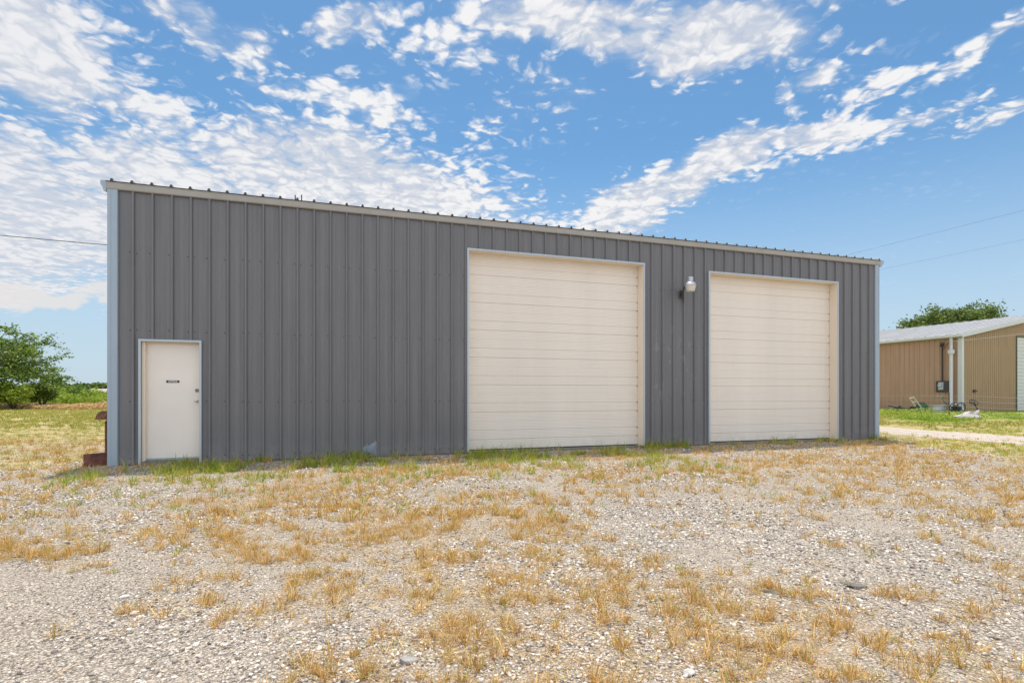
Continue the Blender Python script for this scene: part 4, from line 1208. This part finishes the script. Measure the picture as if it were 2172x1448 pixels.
# ------------------------------------------------------------------ blades
def blades(x, y, length, width, lean, az, rl, curl=0.35, z0=0.0):
    n = len(x)
    b = np.stack([x, y, ground_z(x, y) + z0], 1)
    d = np.stack([np.cos(az) * np.sin(lean), np.sin(az) * np.sin(lean), np.cos(lean)], 1)
    l2 = np.minimum(lean + curl, 1.52)
    d2 = np.stack([np.cos(az) * np.sin(l2), np.sin(az) * np.sin(l2), np.cos(l2)], 1)
    f = az + rl.uniform(0, 6.28, n)
    side = np.stack([np.cos(f), np.sin(f), np.zeros(n)], 1) * width[:, None] * 0.5
    m_ = b + d * (length * 0.55)[:, None]; e = m_ + d2 * (length * 0.45)[:, None]
    v = np.stack([b - side, b + side, m_ + side * 0.8, m_ - side * 0.8, e], 1).reshape(-1, 3)
    k = np.arange(n)[:, None] * 5
    t = np.concatenate([k + np.array([[0, 1, 2]]), k + np.array([[0, 2, 3]]), k + np.array([[3, 2, 4]])])
    return v, t
def clumps(cx, cy, nb, radius, hl_, hh, wd, rl, lean=(0.05, 0.8), curl=0.4):
    n = len(cx) * nb
    X_ = np.repeat(cx, nb); Y_ = np.repeat(cy, nb)
    rad_ = np.repeat(radius, nb) if np.ndim(radius) else radius
    az = rl.uniform(0, 6.283, n); rr_ = np.abs(rl.normal(0, 0.5, n)) * rad_
    X_ = X_ + np.cos(az) * rr_; Y_ = Y_ + np.sin(az) * rr_
    H = np.repeat(rl.uniform(hl_, hh, len(cx)), nb) * rl.uniform(0.45, 1.1, n)
    le = rl.uniform(lean[0], lean[1], n)
    return blades(X_, Y_, H, wd * rl.uniform(0.6, 1.2, n), le, az + rl.normal(0, 0.6, n), rl, curl)
def join(parts):
    vs = []; ts = []; o = 0
    for v, t in parts: vs.append(v); ts.append(t + o); o += len(v)
    return np.concatenate(vs), np.concatenate(ts)
M['straw'] = island_mat('straw', [(0.0, (0.27, 0.13, 0.035)), (0.3, (0.54, 0.31, 0.09)), (0.60, (0.76, 0.49, 0.18)), (0.84, (0.90, 0.68, 0.34)), (0.87, (0.30, 0.31, 0.07)), (1.0, (0.46, 0.45, 0.12))], 0.8, 0.2, 0.2)
M['blade'] = island_mat('green_grass', [(0.0, (0.10, 0.16, 0.018)), (0.35, (0.22, 0.29, 0.03)), (0.62, (0.40, 0.42, 0.055)), (0.66, (0.52, 0.40, 0.13)), (1.0, (0.66, 0.50, 0.22))], 0.7, 0.35, 0.25)
M['lush'] = island_mat('lush_grass', [(0.0, (0.10, 0.18, 0.012)), (0.5, (0.22, 0.34, 0.025)), (1.0, (0.40, 0.50, 0.06))], 0.7, 0.35, 0.25)
rl = np.random.default_rng(202)
parts = []
# standing dry tufts
x, y = wedge(52000, 2.0, 15.5, rl, 0.03, 0.4)
dn = straw_density(x, y) * (1 - grass_zone(x, y) * np.where(x > 0, 0.92, 0.6))
pk = 1.0 - 0.62 * sstep(y, 4.8, 7.5)
keep = front_only(x, y, 0.1) & (rl.uniform(0, 1, len(x)) < (dn ** 1.2) * 0.66 * pk * (0.05 + 2.0 * sstep(fbm(x, y, 6.5, 97, 3), 0.46, 0.62)) + 0.02)
x, y = x[keep], y[keep]
nr = y < 5.5
parts.append(clumps(x[nr], y[nr], 30, rl.uniform(0.015, 0.075, nr.sum()), 0.025, 0.15, 0.0034, rl, (0.05, 1.1)))
parts.append(clumps(x[~nr], y[~nr], 19, rl.uniform(0.02, 0.09, (~nr).sum()), 0.03, 0.17, 0.0056, rl, (0.05, 1.0)))
# fallen straw
x, y = wedge(190000, 2.0, 14, rl, 0.03, 0.4)
dn = straw_density(x, y)
keep = front_only(x, y, 0.05) & (rl.uniform(0, 1, len(x)) < (0.05 + 0.95 * dn ** 1.2) * (0.25 + 1.5 * sstep(fbm(x, y, 5.5, 97, 3), 0.42, 0.60)) * (1 - grass_zone(x, y)) * np.where(y < 6, 0.8, 0.5))
x, y = x[keep], y[keep]; n = len(x)
dirn = fbm(x, y, 1.5, 77) * 9 + rl.normal(0, 0.7, n)
parts.append(blades(x, y, rl.uniform(0.03, 0.13, n), np.where(y < 6, 0.0034, 0.0055), rl.uniform(1.25, 1.52, n), dirn, rl, 0.1, 0.010))
v, t = join(parts)
tag(np_mesh('dry_grass', v, t, M['straw']), 'dry golden straw and stubble scattered over the gravel', 'dry grass', kind='stuff')

# green tufts: at the wall foot and thinning out from it
parts = []
s_ = rl.uniform(-0.3, BL + 0.6, 2600); tt = -np.abs(rl.exponential(0.33, 2600)) - 0.03
keep = (fbm(s_, tt * 0.8, 2.6, 81) > 0.50) & (rl.uniform(0, 1, len(s_)) < 0.22 + 0.5 * sstep(fbm(s_, tt * 0, 0.7, 84, 2), 0.4, 0.7))
s_, tt = s_[keep], tt[keep]
cx_ = BX + s_ * CT - tt * ST; cy_ = BY + s_ * ST + tt * CT
parts.append(clumps(cx_, cy_, 15, rl.uniform(0.02, 0.11, len(cx_)), 0.05, 0.32, 0.007, rl, (0.05, 0.95)))
# dense fringe in front of the office side
s_ = rl.uniform(0.0, 10.5, 2000); tt = -0.7 - rl.exponential(0.95, 2000)
keep = (fbm(s_, tt, 1.6, 83) > 0.50)
s_, tt = s_[keep], tt[keep]
parts.append(clumps(BX + s_ * CT - tt * ST, BY + s_ * ST + tt * CT, 20, rl.uniform(0.02, 0.09, len(s_)), 0.05, 0.24, 0.0065, rl, (0.05, 0.9)))
# a few scattered green tufts in the yard
x, y = wedge(900, 2.6, 11, rl, 0.0, 0.0)
keep = front_only(x, y, 0.3) & (rl.uniform(0, 1, len(x)) < 0.16 + 0.45 * sstep(-x, -1, 2) * sstep(y, 4, 8))
parts.append(clumps(x[keep], y[keep], 14, rl.uniform(0.015, 0.05, keep.sum()), 0.03, 0.10, 0.0035, rl, (0.05, 0.8)))
M['tuft'] = island_mat('green_tuft_blades', [(0.0, (0.12, 0.19, 0.018)), (0.4, (0.26, 0.35, 0.03)), (0.78, (0.46, 0.50, 0.06)), (0.82, (0.58, 0.46, 0.14)), (1.0, (0.72, 0.55, 0.24))], 0.7, 0.35, 0.25)
v, t = join(parts)
tag(np_mesh('green_tufts', v, t, M['tuft']), 'tufts of green grass along the foot of the grey wall', 'grass', kind='stuff')

# field grass: left field and right verge / lawn
parts = []; lush = []; verge = []
def zone(n, x0, x1, y0, y1, rl): return rl.uniform(x0, x1, n), rl.uniform(y0, y1, n)
x, y = wedge(60000, 9.0, 50, rl, 0.03, 1.0)
side_ok = (x < -0.72 * y + 1.5) | (x > 0.62 * y - 2.0)
gzv = grass_zone(x, y); rc = np.abs(x - road_c(y)) > 1.35 + 0.3 * rl.uniform(-1, 1, len(x))
patch = fbm(x, y, 0.8, 91)
keep = side_ok & front_only(x, y, 0.0) & rc & (rl.uniform(0, 1, len(x)) < gzv) & (patch > 0.40)
sb, tb_ = to_b(x, y); keep &= ~((sb > -0.1) & (sb < BL + 0.1) & (tb_ > 0) & (tb_ < DEPTH))
x, y = x[keep], y[keep]
near = y < 20
lz = lush_zone(x, y) > 0.45
for sel, nb, hl_, hh, wd in ((near & (x > 0), 18, 0.05, 0.15, 0.008), (near & (x <= 0), 16, 0.04, 0.12, 0.007), (~near, 14, 0.06, 0.16, 0.016)):
    a = sel & ~lz & (x > 0) & near
    if a.sum(): verge.append(clumps(x[a], y[a], nb, rl.uniform(0.06, 0.16, a.sum()), hl_, hh, wd, rl, (0.1, 1.1)))
    a = sel & ~lz & ~((x > 0) & near); parts.append(clumps(x[a], y[a], nb, rl.uniform(0.06, 0.16, a.sum()), hl_, hh, wd, rl, (0.1, 1.1)))
    a = sel & lz
    a = a & ~((x > 21) & (y > 28) & (rl.uniform(0, 1, len(x)) < 0.7))
    if a.sum(): lush.append(clumps(x[a], y[a], nb, rl.uniform(0.06, 0.18, a.sum()), hl_ * 0.7, hh * 0.75, wd, rl, (0.2, 1.1)))
v, t = join(parts)
tag(np_mesh('field_grass', v, t, M['blade']), 'thin sunburnt grass of the field and verge beside the workshop', 'grass', kind='stuff')
if verge:
    v, t = join(verge)
    tag(np_mesh('verge_grass', v, t, M['tuft']), 'patchy yellow green grass on the verge between yard and stone road', 'grass', kind='stuff')
if lush:
    v, t = join(lush)
    tag(np_mesh('lush_grass', v, t, M['lush']), 'bright green grass before the tan shed', 'grass', kind='stuff')
